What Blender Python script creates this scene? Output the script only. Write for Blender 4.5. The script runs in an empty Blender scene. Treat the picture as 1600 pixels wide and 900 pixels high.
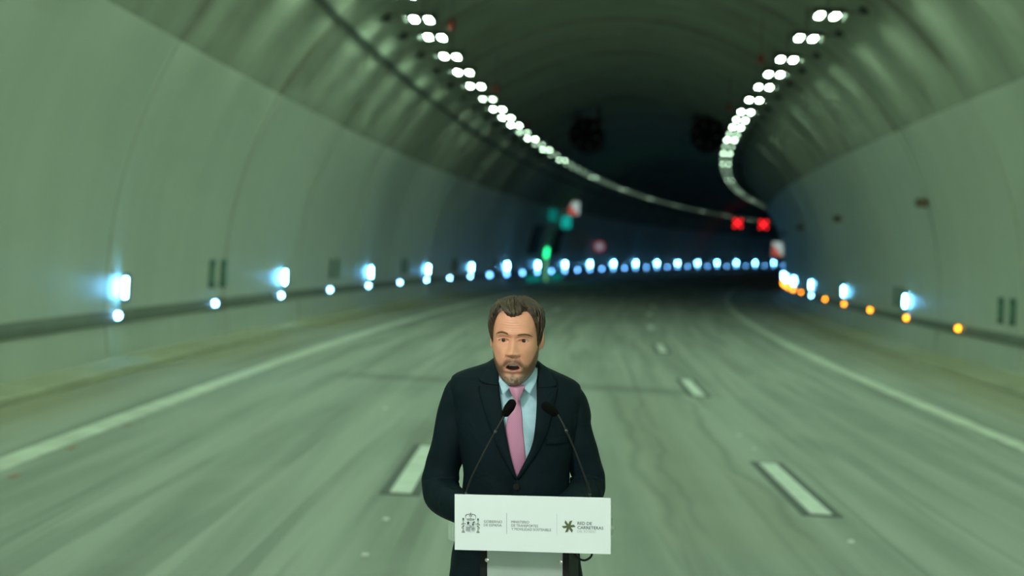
import bpy, bmesh, math, random
from mathutils import Vector, Matrix, noise

random.seed(7)
SC = bpy.context.scene
COL = SC.collection

# ---------------------------------------------------------------- camera, world, exposure
F_PX, CAM_H, PITCH = 3755.0, 2.06, 0.0131          # focal length in px of the 1600 px frame, height, pitch down
cam_data = bpy.data.cameras.new('camera')
cam = bpy.data.objects.new('camera', cam_data); COL.objects.link(cam)
cam_data.sensor_width = 36.0
cam_data.lens = F_PX / 1600.0 * 36.0
cam_data.clip_start, cam_data.clip_end = 0.1, 900
cam.location = (0, 0, CAM_H)
cam.rotation_euler = (math.pi / 2 - PITCH, 0, 0)
cam_data.dof.use_dof = True
cam_data.dof.focus_distance = 7.06
cam_data.dof.aperture_fstop = 3.5
SC.camera = cam

world = bpy.data.worlds.new('daylight'); SC.world = world
world.use_nodes = True
bg = world.node_tree.nodes['Background']
bg.inputs['Color'].default_value = (1.0, 0.97, 0.90, 1)
bg.inputs['Strength'].default_value = 5.2

SC.view_settings.view_transform = 'Standard'
SC.view_settings.look = 'None'
SC.view_settings.gamma = 1.0
SC.view_settings.use_curve_mapping = False
SC.view_settings.exposure = 0.0
SC.cycles.use_adaptive_sampling = False
SC.cycles.use_denoising = True
SC.cycles.max_bounces = 8
SC.cycles.diffuse_bounces = 5
SC.cycles.sample_clamp_indirect = 6.0

# ---------------------------------------------------------------- the tunnel's own coordinates
# s = metres along the road from the camera, d = metres right of the road's middle, z = above the banked road
KAPPA, PSI, BANK, CX, VC = 0.000673, -0.0002, -0.0497, -0.69, -7e-6
TC_D, TC_Z, TR = 0.675, 1.22, 8.1                  # centre and radius of the round lining
CB, SB = math.cos(BANK), math.sin(BANK)

def tpos(s, d, z):
    th = PSI + KAPPA * s
    X = (math.cos(PSI) - math.cos(th)) / KAPPA
    Y = (math.sin(th) - math.sin(PSI)) / KAPPA
    e = d * CB - z * SB
    u = d * SB + z * CB
    return Vector((X + e * math.cos(th) - CX, Y - e * math.sin(th), u + 0.5 * VC * s * s))

def tmat(s, d, z):
    th = PSI + KAPPA * s
    c, n = math.cos(th), math.sin(th)
    r = (c * CB, -n * CB, SB); t = (n, c, 0); up = (-SB * c, SB * n, CB)
    p = tpos(s, d, z)
    return Matrix(((r[0], t[0], up[0], p.x), (r[1], t[1], up[1], p.y), (r[2], t[2], up[2], p.z), (0, 0, 0, 1)))

def ring(a, R=TR):                                  # a in degrees from the crown, negative = left
    a = math.radians(a)
    return TC_D + R * math.sin(a), TC_Z + R * math.cos(a)

def mp(px, py, y):                                  # a pixel's direction met at depth y metres
    c, s = math.cos(PITCH), math.sin(PITCH)
    xc, zc = (px - 800) / F_PX, (450 - py) / F_PX
    Y = c + zc * s; Z = zc * c - s
    k = y / Y
    return Vector((xc * k, y, CAM_H + Z * k))

S0, S1 = -26.0, 432.0

def ordw(n):                                        # 3 -> 'third'
    ones = ['', 'first', 'second', 'third', 'fourth', 'fifth', 'sixth', 'seventh', 'eighth', 'ninth', 'tenth', 'eleventh', 'twelfth', 'thirteenth',
            'fourteenth', 'fifteenth', 'sixteenth', 'seventeenth', 'eighteenth', 'nineteenth']
    if n < 20: return ones[n]
    t = {2: 'twent', 3: 'thirt', 4: 'fort', 5: 'fift'}[n // 10]
    return t + ('ieth' if n % 10 == 0 else 'y-' + ones[n % 10])
def relation(s, all_s, mark_s, mark):               # which one of a row it is, counted from a landmark
    before = sorted((q for q in all_s if q <= mark_s), reverse=True); after = sorted(q for q in all_s if q > mark_s)
    return ordw(before.index(s) + 1) + ' before ' + mark if s in before else ordw(after.index(s) + 1) + ' beyond ' + mark

# daylight of the tunnel mouth behind the camera: portal that guides sampling of the sky there
pl = bpy.data.lights.new('tunnel_mouth_portal', 'AREA')
pl.shape = 'RECTANGLE'; pl.size = 17; pl.size_y = 10
pl.cycles.is_portal = True
po = bpy.data.objects.new('tunnel_mouth_portal', pl); COL.objects.link(po)
po.matrix_world = tmat(S0 - 0.2, TC_D, 4.6) @ Matrix.Rotation(math.pi / 2, 4, 'X')

# added key light without a visible source, aimed to brighten the speaker
kl = bpy.data.lights.new('added_key_light', 'AREA')
kl.shape = 'DISK'; kl.size = 1.1; kl.energy = 20; kl.color = (1.0, 0.93, 0.86); kl.spread = math.radians(50)
ko = bpy.data.objects.new('added_key_light', kl); COL.objects.link(ko)
ko.location = (-2.6, 1.2, 4.9)
ko.rotation_euler = (Vector((0.02, 7.1, 1.55)) - ko.location).to_track_quat('-Z', 'Y').to_euler()

# ---------------------------------------------------------------- materials
MATS = {}
def new_mat(name):
    m = bpy.data.materials.new(name); m.use_nodes = True
    nt = m.node_tree
    return m, nt, nt.nodes['Principled BSDF']

def mat(name, color, rough=0.6, metal=0.0, bump=0.0, bscale=60, spec=0.5, vary=0.0, vscale=8, sheen=0.0, trans=0.0, alpha=1.0):
    if name in MATS: return MATS[name]
    m, nt, b = new_mat(name)
    b.inputs['Base Color'].default_value = (*color, 1)
    b.inputs['Roughness'].default_value = rough
    b.inputs['Metallic'].default_value = metal
    b.inputs['Specular IOR Level'].default_value = spec
    b.inputs['Sheen Weight'].default_value = sheen
    b.inputs['Transmission Weight'].default_value = trans
    b.inputs['Alpha'].default_value = alpha
    tc = nt.nodes.new('ShaderNodeTexCoord')
    if vary:
        n = nt.nodes.new('ShaderNodeTexNoise'); n.inputs['Scale'].default_value = vscale; n.inputs['Detail'].default_value = 5
        nt.links.new(tc.outputs['Object'], n.inputs['Vector'])
        r = nt.nodes.new('ShaderNodeValToRGB')
        r.color_ramp.elements[0].position = 0.3; r.color_ramp.elements[1].position = 0.7
        r.color_ramp.elements[0].color = (*[c * (1 - vary) for c in color], 1)
        r.color_ramp.elements[1].color = (*[min(1, c * (1 + vary)) for c in color], 1)
        nt.links.new(n.outputs['Fac'], r.inputs['Fac']); nt.links.new(r.outputs['Color'], b.inputs['Base Color'])
    if bump:
        n = nt.nodes.new('ShaderNodeTexNoise'); n.inputs['Scale'].default_value = bscale; n.inputs['Detail'].default_value = 4
        nt.links.new(tc.outputs['Object'], n.inputs['Vector'])
        u = nt.nodes.new('ShaderNodeBump'); u.inputs['Strength'].default_value = bump; u.inputs['Distance'].default_value = 0.01
        nt.links.new(n.outputs['Fac'], u.inputs['Height']); nt.links.new(u.outputs['Normal'], b.inputs['Normal'])
    MATS[name] = m
    return m

def emit(name, color, strength):
    if name in MATS: return MATS[name]
    m = bpy.data.materials.new(name); m.use_nodes = True
    nt = m.node_tree; nt.nodes.remove(nt.nodes['Principled BSDF'])
    e = nt.nodes.new('ShaderNodeEmission')
    e.inputs['Color'].default_value = (*color, 1); e.inputs['Strength'].default_value = strength
    nt.links.new(e.outputs[0], nt.nodes['Material Output'].inputs['Surface'])
    MATS[name] = m
    return m

class N:                                            # small node helper
    def __init__(s, nt): s.nt = nt
    def node(s, t, **kw):
        n = s.nt.nodes.new(t)
        for k, v in kw.items(): setattr(n, k, v)
        return n
    def link(s, a, b): s.nt.links.new(a, b)
    def val(s, sock, v):
        if hasattr(v, 'is_output') or isinstance(v, bpy.types.NodeSocket): s.nt.links.new(v, sock)
        else: sock.default_value = v
    def math(s, op, a, b=0.0, c=0.0):
        n = s.node('ShaderNodeMath', operation=op)
        s.val(n.inputs[0], a); s.val(n.inputs[1], b); s.val(n.inputs[2], c)
        return n.outputs[0]
    def noise(s, vec, scale, detail=4, rough=0.5, dist=0.0):
        n = s.node('ShaderNodeTexNoise')
        s.link(vec, n.inputs['Vector']); n.inputs['Scale'].default_value = scale
        n.inputs['Detail'].default_value = detail; n.inputs['Roughness'].default_value = rough; n.inputs['Distortion'].default_value = dist
        return n.outputs['Fac']
    def comb(s, x, y, z=0.0):
        n = s.node('ShaderNodeCombineXYZ'); s.val(n.inputs[0], x); s.val(n.inputs[1], y); s.val(n.inputs[2], z); return n.outputs[0]
    def smooth(s, v, a, b):
        n = s.node('ShaderNodeMapRange', interpolation_type='SMOOTHSTEP')
        s.val(n.inputs['Value'], v); n.inputs['From Min'].default_value = a; n.inputs['From Max'].default_value = b
        return n.outputs[0]
    def mix(s, fac, a, b):
        n = s.node('ShaderNodeMix', data_type='RGBA'); s.val(n.inputs[0], fac)
        for k, v in ((6, a), (7, b)):
            if isinstance(v, tuple): n.inputs[k].default_value = (*v[:3], 1)
            else: s.link(v, n.inputs[k])
        return n.outputs[2]

def band(h, v, lo, hi, e):                          # 1 inside [lo,hi] with soft edge e
    return h.math('MULTIPLY', h.smooth(v, lo - e, lo + e), h.math('SUBTRACT', 1.0, h.smooth(v, hi - e, hi + e)))

def asphalt():
    m, nt, b = new_mat('asphalt'); h = N(nt)
    uv = h.node('ShaderNodeUVMap'); sp = h.node('ShaderNodeSeparateXYZ'); h.link(uv.outputs[0], sp.inputs[0])
    s, d = sp.outputs[0], sp.outputs[1]
    streak = h.noise(h.comb(h.math('MULTIPLY', s, 0.030), h.math('MULTIPLY', d, 1.25)), 1.6, 5, 0.55, 0.35)
    streak2 = h.noise(h.comb(h.math('MULTIPLY', s, 0.040), h.math('MULTIPLY', d, 2.4), 3.0), 1.3, 3, 0.5, 0.5)
    cloud = h.noise(h.comb(h.math('MULTIPLY', s, 0.25), h.math('MULTIPLY', d, 0.5), 7.0), 1.0, 5, 0.6)
    grain = h.noise(h.comb(s, d), 38, 3, 0.7)
    c = h.mix(h.smooth(streak, 0.30, 0.66), (0.275, 0.300, 0.268), (0.450, 0.478, 0.438))
    c = h.mix(h.math('MULTIPLY', h.smooth(streak2, 0.53, 0.63), 0.55), c, (0.20, 0.212, 0.19))
    c = h.mix(h.math('MULTIPLY', h.smooth(cloud, 0.45, 0.75), 0.40), c, (0.46, 0.48, 0.435))
    # dusty, yellowish shoulders beyond the edge lines
    edge = h.math('ADD', h.smooth(h.math('MULTIPLY', d, -1.0), 5.3, 6.6), h.smooth(d, 5.4, 7.4))
    dirtn = h.smooth(h.noise(h.comb(h.math('MULTIPLY', s, 0.22), h.math('MULTIPLY', d, 2.0), 11.0), 1.2, 4), 0.30, 0.62)
    c = h.mix(h.math('MULTIPLY', edge, h.math('MULTIPLY_ADD', dirtn, 0.45, 0.40)), c, (0.36, 0.33, 0.205))
    # transverse seam of the paving and a long patched strip
    seam = band(h, h.math('ADD', s, h.math('MULTIPLY', h.math('SUBTRACT', cloud, 0.5), 2.2)), 37.2, 38.6, 0.7)
    seam = h.math('MULTIPLY', seam, band(h, d, -3.9, 1.9, 0.5))
    c = h.mix(h.math('MULTIPLY', seam, 0.55), c, (0.13, 0.14, 0.125))
    patch = h.math('MULTIPLY', band(h, s, 17.0, 36.6, 0.5), band(h, h.math('ADD', d, h.math('MULTIPLY', streak, 0.5)), 0.55, 1.75, 0.10))
    c = h.mix(h.math('MULTIPLY', patch, 0.35), c, (0.37, 0.37, 0.29))
    for dd, w in ((0.42, .05), (1.40, .05), (0.70, 0.03)):
        wig = h.math('ADD', d, h.math('MULTIPLY', h.math('SUBTRACT', h.noise(h.comb(h.math('MULTIPLY', s, 0.22), dd), 1.0, 2), 0.5), 0.7))
        ln = h.math('MULTIPLY', band(h, wig, dd - w, dd + w, 0.05), band(h, s, 18.0, 37.0, 1.0))
        c = h.mix(h.math('MULTIPLY', ln, 0.40), c, (0.155, 0.165, 0.15))
    c = h.mix(h.math('MULTIPLY', h.math('SUBTRACT', grain, 0.5), 0.9), c, (0.56, 0.58, 0.54))
    h.link(c, b.inputs['Base Color'])
    b.inputs['Roughness'].default_value = 0.72
    b.inputs['Specular IOR Level'].default_value = 0.35
    bp = h.node('ShaderNodeBump'); bp.inputs['Strength'].default_value = 0.35; bp.inputs['Distance'].default_value = 0.02
    h.link(grain, bp.inputs['Height']); h.link(bp.outputs[0], b.inputs['Normal'])
    return m

def lining(name, c0, c1, stain, amount, rough):     # uv: x = s, y = metres around the ring
    m, nt, b = new_mat(name); h = N(nt)
    uv = h.node('ShaderNodeUVMap'); sp = h.node('ShaderNodeSeparateXYZ'); h.link(uv.outputs[0], sp.inputs[0])
    s, a = sp.outputs[0], sp.outputs[1]
    n1 = h.noise(h.comb(h.math('MULTIPLY', s, 0.45), h.math('MULTIPLY', a, 0.10)), 1.4, 5, 0.6)
    n2 = h.noise(h.comb(h.math('MULTIPLY', s, 0.12), h.math('MULTIPLY', a, 0.5), 5.0), 1.6, 5, 0.6)
    n3 = h.noise(h.comb(s, a, 2.0), 9, 4, 0.6)
    c = h.mix(h.smooth(n1, 0.3, 0.7), c0, c1)
    c = h.mix(h.math('MULTIPLY', h.smooth(n2, 0.50, 0.74), amount), c, stain)
    c = h.mix(h.math('MULTIPLY', n3, 0.12), c, stain)
    h.link(c, b.inputs['Base Color']); b.inputs['Roughness'].default_value = rough
    bp = h.node('ShaderNodeBump'); bp.inputs['Strength'].default_value = 0.2; bp.inputs['Distance'].default_value = 0.03
    h.link(n3, bp.inputs['Height']); h.link(bp.outputs[0], b.inputs['Normal'])
    return m

def vault_mat():
    m, nt, b = new_mat('vault_concrete'); h = N(nt)
    uv = h.node('ShaderNodeUVMap'); sp = h.node('ShaderNodeSeparateXYZ'); h.link(uv.outputs[0], sp.inputs[0])
    s, a = sp.outputs[0], sp.outputs[1]
    n1 = h.noise(h.comb(h.math('MULTIPLY', s, 0.55), h.math('MULTIPLY', a, 0.10)), 1.3, 6, 0.62, 0.4)
    n2 = h.noise(h.comb(h.math('MULTIPLY', s, 0.16), h.math('MULTIPLY', a, 0.35), 5.0), 1.5, 6, 0.65)
    n3 = h.noise(h.comb(s, a, 2.0), 7, 4, 0.6)
    c = h.mix(h.smooth(n1, 0.30, 0.68), (0.26, 0.285, 0.23), (0.345, 0.375, 0.305))
    c = h.mix(h.math('MULTIPLY', h.smooth(n2, 0.42, 0.72), 0.45), c, (0.175, 0.165, 0.125))
    # old water stains run down from every casting joint
    ph = h.math('FRACT', h.math('DIVIDE', h.math('SUBTRACT', s, 36.6), 12.1))
    near = h.math('ADD', h.math('SUBTRACT', 1.0, h.smooth(ph, 0.0, 0.09)), h.smooth(ph, 0.965, 1.0))
    c = h.mix(h.math('MULTIPLY', near, h.math('MULTIPLY', h.smooth(n2, 0.25, 0.6), 0.75)), c, (0.105, 0.09, 0.060))
    c = h.mix(h.math('MULTIPLY', n3, 0.2), c, (0.10, 0.10, 0.08))
    h.link(c, b.inputs['Base Color']); b.inputs['Roughness'].default_value = 0.85
    bp = h.node('ShaderNodeBump'); bp.inputs['Strength'].default_value = 0.4; bp.inputs['Distance'].default_value = 0.05
    h.link(n3, bp.inputs['Height']); h.link(bp.outputs[0], b.inputs['Normal'])
    return m

M_ASPHALT = asphalt()
M_PANEL = lining('coated_wall', (0.485, 0.515, 0.44), (0.53, 0.56, 0.48), (0.42, 0.44, 0.34), 0.30, 0.45)
M_VAULT = vault_mat()
M_WALK = lining('dusty_walkway', (0.37, 0.37, 0.26), (0.45, 0.45, 0.32), (0.29, 0.28, 0.18), 0.6, 0.8)
M_JOINT = mat('joint_sealant', (0.30, 0.25, 0.11), 0.9)
M_PAINT = mat('road_paint', (0.84, 0.87, 0.82), 0.6, bump=0.2, bscale=40, vary=0.12, vscale=3)
M_OLDPAINT = mat('worn_edge_paint', (0.74, 0.77, 0.68), 0.7, bump=0.2, bscale=40, vary=0.18, vscale=1.5)
M_TAR = mat('tar_border', (0.060, 0.075, 0.070), 0.6, vary=0.2)
M_DARKMETAL = mat('dark_metal', (0.035, 0.045, 0.040), 0.5, 0.3)
M_GALV = mat('galvanised', (0.16, 0.18, 0.165), 0.5, 0.6, vary=0.1)
M_RAIL = mat('grey_band', (0.145, 0.165, 0.135), 0.6, vary=0.15, vscale=1.0)
M_BLACK = mat('matt_black', (0.006, 0.007, 0.0075), 0.6, spec=0.2)
M_WHITE = mat('white_board', (0.70, 0.79, 0.83), 0.5)
M_STUD = mat('stud_white', (0.85, 0.87, 0.85), 0.3)
M_GREEN = mat('sign_green', (0.006, 0.075, 0.040), 0.5)
M_PALEGREEN = mat('sign_pale', (0.20, 0.34, 0.22), 0.5)
M_TEAL = emit('teal_painted_glow', (0.01, 0.55, 0.46), 0.25)  # faint glow put into the colour, standing in for lamp light
M_RED = mat('signal_red', (0.22, 0.02, 0.012), 0.5)
M_SIGNWHITE = mat('sign_white', (0.75, 0.78, 0.76), 0.5)
M_DARKPANEL = mat('dark_cladding', (0.016, 0.022, 0.020), 0.7)

# ---------------------------------------------------------------- mesh helpers
def mesh(name, verts, faces, uvs=None, smooth=False):
    me = bpy.data.meshes.new(name)
    me.from_pydata([tuple(v) for v in verts], [], faces)
    if uvs:
        l = me.uv_layers.new(name='UVMap')
        for p in me.polygons:
            for li, vi in zip(p.loop_indices, p.vertices): l.data[li].uv = uvs[vi]
    if smooth:
        me.polygons.foreach_set('use_smooth', [True] * len(me.polygons))
    me.update()
    return me

def link(name, me, m=None, parent=None, matrix=None):
    o = bpy.data.objects.new(name, me); COL.objects.link(o)
    if m and me is not None and not me.materials: me.materials.append(m)
    if parent: o.parent = parent
    if matrix is not None: o.matrix_world = matrix if parent is None else o.matrix_world
    return o

def tag(o, label, cat, group=None):
    o['label'] = label; o['category'] = cat
    if group: o['group'] = group
    return o

def structure(o):
    o['kind'] = 'structure'; return o

def empty(name, loc=(0, 0, 0), matrix=None):
    o = bpy.data.objects.new(name, None); COL.objects.link(o)
    o.empty_display_size = 0.2
    if matrix is not None: o.matrix_world = matrix
    else: o.location = loc
    return o

class MB:                                           # gathers shapes into one mesh
    def __init__(s): s.v = []; s.f = []
    def add(s, v, f):
        k = len(s.v); s.v += [Vector(q) for q in v]; s.f += [tuple(i + k for i in q) for q in f]; return s
    def box(s, c, size, rot=None, bevel=0.0):
        x, y, z = [q / 2 for q in size]
        if bevel:
            bm = bmesh.new(); bmesh.ops.create_cube(bm, size=1)
            for v in bm.verts: v.co = Vector((v.co.x * size[0], v.co.y * size[1], v.co.z * size[2]))
            bmesh.ops.bevel(bm, geom=bm.edges[:], offset=bevel, segments=2, affect='EDGES', profile=0.6)
            bm.verts.index_update()
            vs = [v.co.copy() for v in bm.verts]; fs = [[v.index for v in f.verts] for f in bm.faces]; bm.free()
        else:
            vs = [Vector((a * x, b * y, e * z)) for e in (-1, 1) for b in (-1, 1) for a in (-1, 1)]
            fs = [(0, 2, 3, 1), (4, 5, 7, 6), (0, 1, 5, 4), (2, 6, 7, 3), (0, 4, 6, 2), (1, 3, 7, 5)]
        if rot is not None: vs = [rot @ v for v in vs]
        return s.add([v + Vector(c) for v in vs], fs)
    def tube(s, pts, radii, n=10, cap=True, shape=None):
        pts = [Vector(p) for p in pts]
        if not hasattr(radii, '__len__'): radii = [radii] * len(pts)
        T = [(pts[min(i + 1, len(pts) - 1)] - pts[max(i - 1, 0)]).normalized() for i in range(len(pts))]
        ref = Vector((0, 0, 1)) if abs(T[0].z) < 0.9 else Vector((1, 0, 0))
        u = T[0].cross(ref).normalized()
        vs = []
        for i, p in enumerate(pts):
            u = (u - T[i] * u.dot(T[i])).normalized(); w = T[i].cross(u)
            for k in range(n):
                a = 2 * math.pi * k / n
                r = radii[i] * (shape(i / (len(pts) - 1), a) if shape else 1)
                vs.append(p + (u * math.cos(a) + w * math.sin(a)) * r)
        fs = [(i * n + k, i * n + (k + 1) % n, (i + 1) * n + (k + 1) % n, (i + 1) * n + k) for i in range(len(pts) - 1) for k in range(n)]
        if cap: fs += [tuple(range(n - 1, -1, -1)), tuple((len(pts) - 1) * n + k for k in range(n))]
        return s.add(vs, fs)
    def capsule(s, pts, radii, n=10):               # tube with rounded ends
        pts = [Vector(p) for p in pts]
        if not hasattr(radii, '__len__'): radii = [radii] * len(pts)
        d0 = (pts[0] - pts[1]).normalized(); d1 = (pts[-1] - pts[-2]).normalized()
        P, R = [], []
        for q in (0.98, 0.85, 0.5): P.append(pts[0] + d0 * radii[0] * q); R.append(radii[0] * math.sqrt(1 - q * q))
        P += pts; R += list(radii)
        for q in (0.5, 0.85, 0.98): P.append(pts[-1] + d1 * radii[-1] * q); R.append(radii[-1] * math.sqrt(1 - q * q))
        return s.tube(P, R, n)
    def disc(s, c, axis, r, depth, n=24):           # short cylinder
        c = Vector(c); a = Vector(axis).normalized()
        return s.tube([c - a * depth / 2, c + a * depth / 2], r, n)
    def sphere(s, c, r, n=16, m=10, squash=(1, 1, 1)):
        c = Vector(c); vs = [c + Vector((0, 0, r * squash[2]))]; 
        for i in range(1, m):
            t = math.pi * i / m
            for k in range(n):
                a = 2 * math.pi * k / n
                vs.append(c + Vector((r * math.sin(t) * math.cos(a) * squash[0], r * math.sin(t) * math.sin(a) * squash[1], r * math.cos(t) * squash[2])))
        vs.append(c - Vector((0, 0, r * squash[2])))
        fs = [(0, 1 + k, 1 + (k + 1) % n) for k in range(n)]
        for i in range(m - 2):
            fs += [(1 + i * n + k, 1 + (i + 1) * n + k, 1 + (i + 1) * n + (k + 1) % n, 1 + i * n + (k + 1) % n) for k in range(n)]
        L = len(vs) - 1; q = 1 + (m - 2) * n
        fs += [(L, q + (k + 1) % n, q + k) for k in range(n)]
        return s.add(vs, fs)
    def grid(s, P):                                 # P[i][j] points
        n = len(P[0]); vs = [p for row in P for p in row]
        return s.add(vs, [(i * n + j, i * n + j + 1, (i + 1) * n + j + 1, (i + 1) * n + j) for i in range(len(P) - 1) for j in range(n - 1)])
    def mesh(s, name, smooth=False, origin=None):
        vs = s.v if origin is None else [v - Vector(origin) for v in s.v]
        return mesh(name, vs, s.f, smooth=smooth)
    def build(s, name, m, parent=None, smooth=False):
        me = s.mesh(name, smooth, parent.location if parent else None)
        return link(name, me, m, parent)

def catmull(P, n):
    P = [Vector(p) for p in P]; out = []
    for i in range(len(P) - 1):
        a = P[max(i - 1, 0)]; b = P[i]; c = P[i + 1]; d = P[min(i + 2, len(P) - 1)]
        for k in range(n):
            t = k / n
            out.append(0.5 * ((2 * b) + (c - a) * t + (2 * a - 5 * b + 4 * c - d) * t * t + (3 * b - a - 3 * c + d) * t ** 3))
    out.append(P[-1].copy()); return out

def lerp_tab(tab, x):                               # piecewise smooth table lookup, tab sorted by key
    if x <= tab[0][0]: return tab[0][1:]
    for (a, *p), (b, *q) in zip(tab, tab[1:]):
        if x <= b:
            t = (x - a) / (b - a)
            return [u + (v - u) * t for u, v in zip(p, q)]
    return tab[-1][1:]

def solid_shell(pts_rows, uv_rows, depth_rows):     # curved plate: inner face plus skirts going outward
    n = len(pts_rows[0]); m = len(pts_rows)
    vs = [p for r in pts_rows for p in r]; uv = [u for r in uv_rows for u in r]
    fs = [(i * n + j, i * n + j + 1, (i + 1) * n + j + 1, (i + 1) * n + j) for i in range(m - 1) for j in range(n - 1)]
    border = [(0, j) for j in range(n)] + [(i, n - 1) for i in range(1, m)] + [(m - 1, j) for j in range(n - 2, -1, -1)] + [(i, 0) for i in range(m - 2, 0, -1)]
    k = len(vs)
    for i, j in border:
        vs.append(depth_rows[i][j]); uv.append(uv_rows[i][j])
    L = len(border)
    for q in range(L):
        i, j = border[q]; i2, j2 = border[(q + 1) % L]
        fs.append((i2 * n + j2, i * n + j, k + q, k + (q + 1) % L))
    return vs, fs, uv

# ---------------------------------------------------------------- road
def strip(name, d0, d1, z, sa, sb, step, m, parent=None, thick=None, uvd=None):
    n = max(1, int(math.ceil((sb - sa) / step)))
    ss = [sa + (sb - sa) * i / n for i in range(n + 1)]
    cols = [d0, d1]
    vs, uv = [], []
    for s in ss:
        for d in cols:
            vs.append(tpos(s, d, z)); uv.append((s, d))
    fs = [(2 * i, 2 * i + 1, 2 * i + 3, 2 * i + 2) for i in range(n)]
    if thick:
        k = len(vs)
        for s in ss:
            for d in cols: vs.append(tpos(s, d, z - thick)); uv.append((s, d))
        for i in range(n):
            fs.append((2 * i, 2 * i + 2, k + 2 * i + 2, k + 2 * i)); fs.append((2 * i + 3, 2 * i + 1, k + 2 * i + 1, k + 2 * i + 3))
        fs.append((1, 0, k, k + 1)); fs.append((2 * n, 2 * n + 1, k + 2 * n + 1, k + 2 * n))
    return link(name, mesh(name, vs, fs, uv), m, parent)

vs, uv = [], []
ns = int((S1 - S0) / 2); cols = [-7.6 + 16.7 * j / 14 for j in range(15)]
for i in range(ns + 1):
    s = S0 + (S1 - S0) * i / ns
    for d in cols: vs.append(tpos(s, d, 0)); uv.append((s, d))
fs = [(i * 15 + j, i * 15 + j + 1, (i + 1) * 15 + j + 1, (i + 1) * 15 + j) for i in range(ns) for j in range(14)]
floor = structure(link('floor', mesh('floor', vs, fs, uv), M_ASPHALT))
for d in (-5.25, 5.25):
    o = strip('edge_line', d - 0.13, d + 0.13, 0.012, S0, S1, 2.0, M_OLDPAINT, floor, 0.01)
    o['label'] = 'continuous worn white edge line painted on the asphalt'
for d in (-1.75, 1.75):
    for k in range(-1, 21):
        a = 19.95 + 17.0 * k
        o = strip('lane_dash', d - 0.088, d + 0.088, 0.016, a, a + 4.9, 1.7, M_PAINT, floor, 0.008)
        if k in (0, 1, 2):
            strip('tar_border', d - 0.17, d + 0.17, 0.008, a - 0.12, a + 5.1, 1.8, M_TAR, o, 0.006)

# walkways along both walls (with an upright kerb face)
def walkway(name, din, dout, z):
    ns = int((S1 - S0) / 3); vs, uv = [], []
    prof = [(din, -0.02), (din, z - 0.03), (din + math.copysign(0.03, dout - din), z), (din + 0.5 * (dout - din), z + 0.01), (dout, z + 0.015)]
    for i in range(ns + 1):
        s = S0 + (S1 - S0) * i / ns; acc = 0
        for j, (d, zz) in enumerate(prof):
            vs.append(tpos(s, d, zz)); uv.append((s, j * 0.3 + d))
    n = len(prof)
    fs = [(i * n + j, i * n + j + 1, (i + 1) * n + j + 1, (i + 1) * n + j) for i in range(ns) for j in range(n - 1)]
    if dout > 0: fs = [f[::-1] for f in fs]
    return structure(link(name, mesh(name, vs, fs, uv), M_WALK))
walkway('trim_1', -6.75, -7.36, 0.11)
walkway('trim_2', 7.62, 8.71, 0.11)

# ---------------------------------------------------------------- lining: backing shell plus panels between the casting joints
A_L, A_R = -61.8, 57.2                              # upper edges of the coated wall, left and right
A_BASE_L, A_BASE_R = -98.2, 98.2
def shell(name, a0, a1, R, m, na, step=4.0):
    ns = int((S1 - S0) / step); vs, uv = [], []
    for i in range(ns + 1):
        s = S0 + (S1 - S0) * i / ns
        for j in range(na + 1):
            a = a0 + (a1 - a0) * j / na
            vs.append(tpos(s, *ring(a, R))); uv.append((s, math.radians(a) * R))
    n = na + 1
    return structure(link(name, mesh(name, vs, [(i * n + j, (i + 1) * n + j, (i + 1) * n + j + 1, i * n + j + 1) for i in range(ns) for j in range(na)], uv, True), m))
wall_left = shell('wall_left', A_BASE_L, A_L, TR + 0.05, M_JOINT, 10)
wall_right = shell('wall_right', A_R, A_BASE_R, TR + 0.05, M_JOINT, 10)
ceiling = shell('ceiling', A_L, A_R, TR + 0.06, M_JOINT, 24)

JOINT0, JSTEP = 36.6, 12.1
def segment(name, s0, s1, a0, a1, R, m, na, parent, gap):
    nseg = 4; rows, uvr, dep = [], [], []
    for i in range(nseg + 1):
        s = s0 + gap + (s1 - s0 - 2 * gap) * i / nseg
        r, u, q = [], [], []
        for j in range(na + 1):
            a = a0 + (a1 - a0) * j / na
            r.append(tpos(s, *ring(a, R))); u.append((s, math.radians(a) * R)); q.append(tpos(s, *ring(a, R + 0.045)))
        rows.append(r); uvr.append(u); dep.append(q)
    v, f, uv = solid_shell(rows, uvr, dep)
    f = [x[::-1] for x in f]
    return link(name, mesh(name, v, f, uv), m, parent)
k0 = int(math.floor((S0 - JOINT0) / JSTEP)); k = k0
while JOINT0 + k * JSTEP < S1 - 1:
    a, b = max(S0, JOINT0 + k * JSTEP), min(S1, JOINT0 + (k + 1) * JSTEP)
    segment('wall_panel', a, b, A_BASE_L, A_L, TR, M_PANEL, 10, wall_left, 0.085)
    segment('wall_panel', a, b, A_R, A_BASE_R, TR, M_PANEL, 10, wall_right, 0.085)
    segment('vault_segment', a, b, A_L, A_R, TR - 0.004, M_VAULT, 30, ceiling, 0.045)
    k += 1
cap = MB()  # unseen cap added to stop sky light entering at the far end
c0 = [tpos(S1 - 0.1, *ring(a, TR + 0.1)) for a in range(-98, 99, 7)]
cap.add(c0, [tuple(range(len(c0)))])
structure(cap.build('added_end_cap', M_VAULT))

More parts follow.
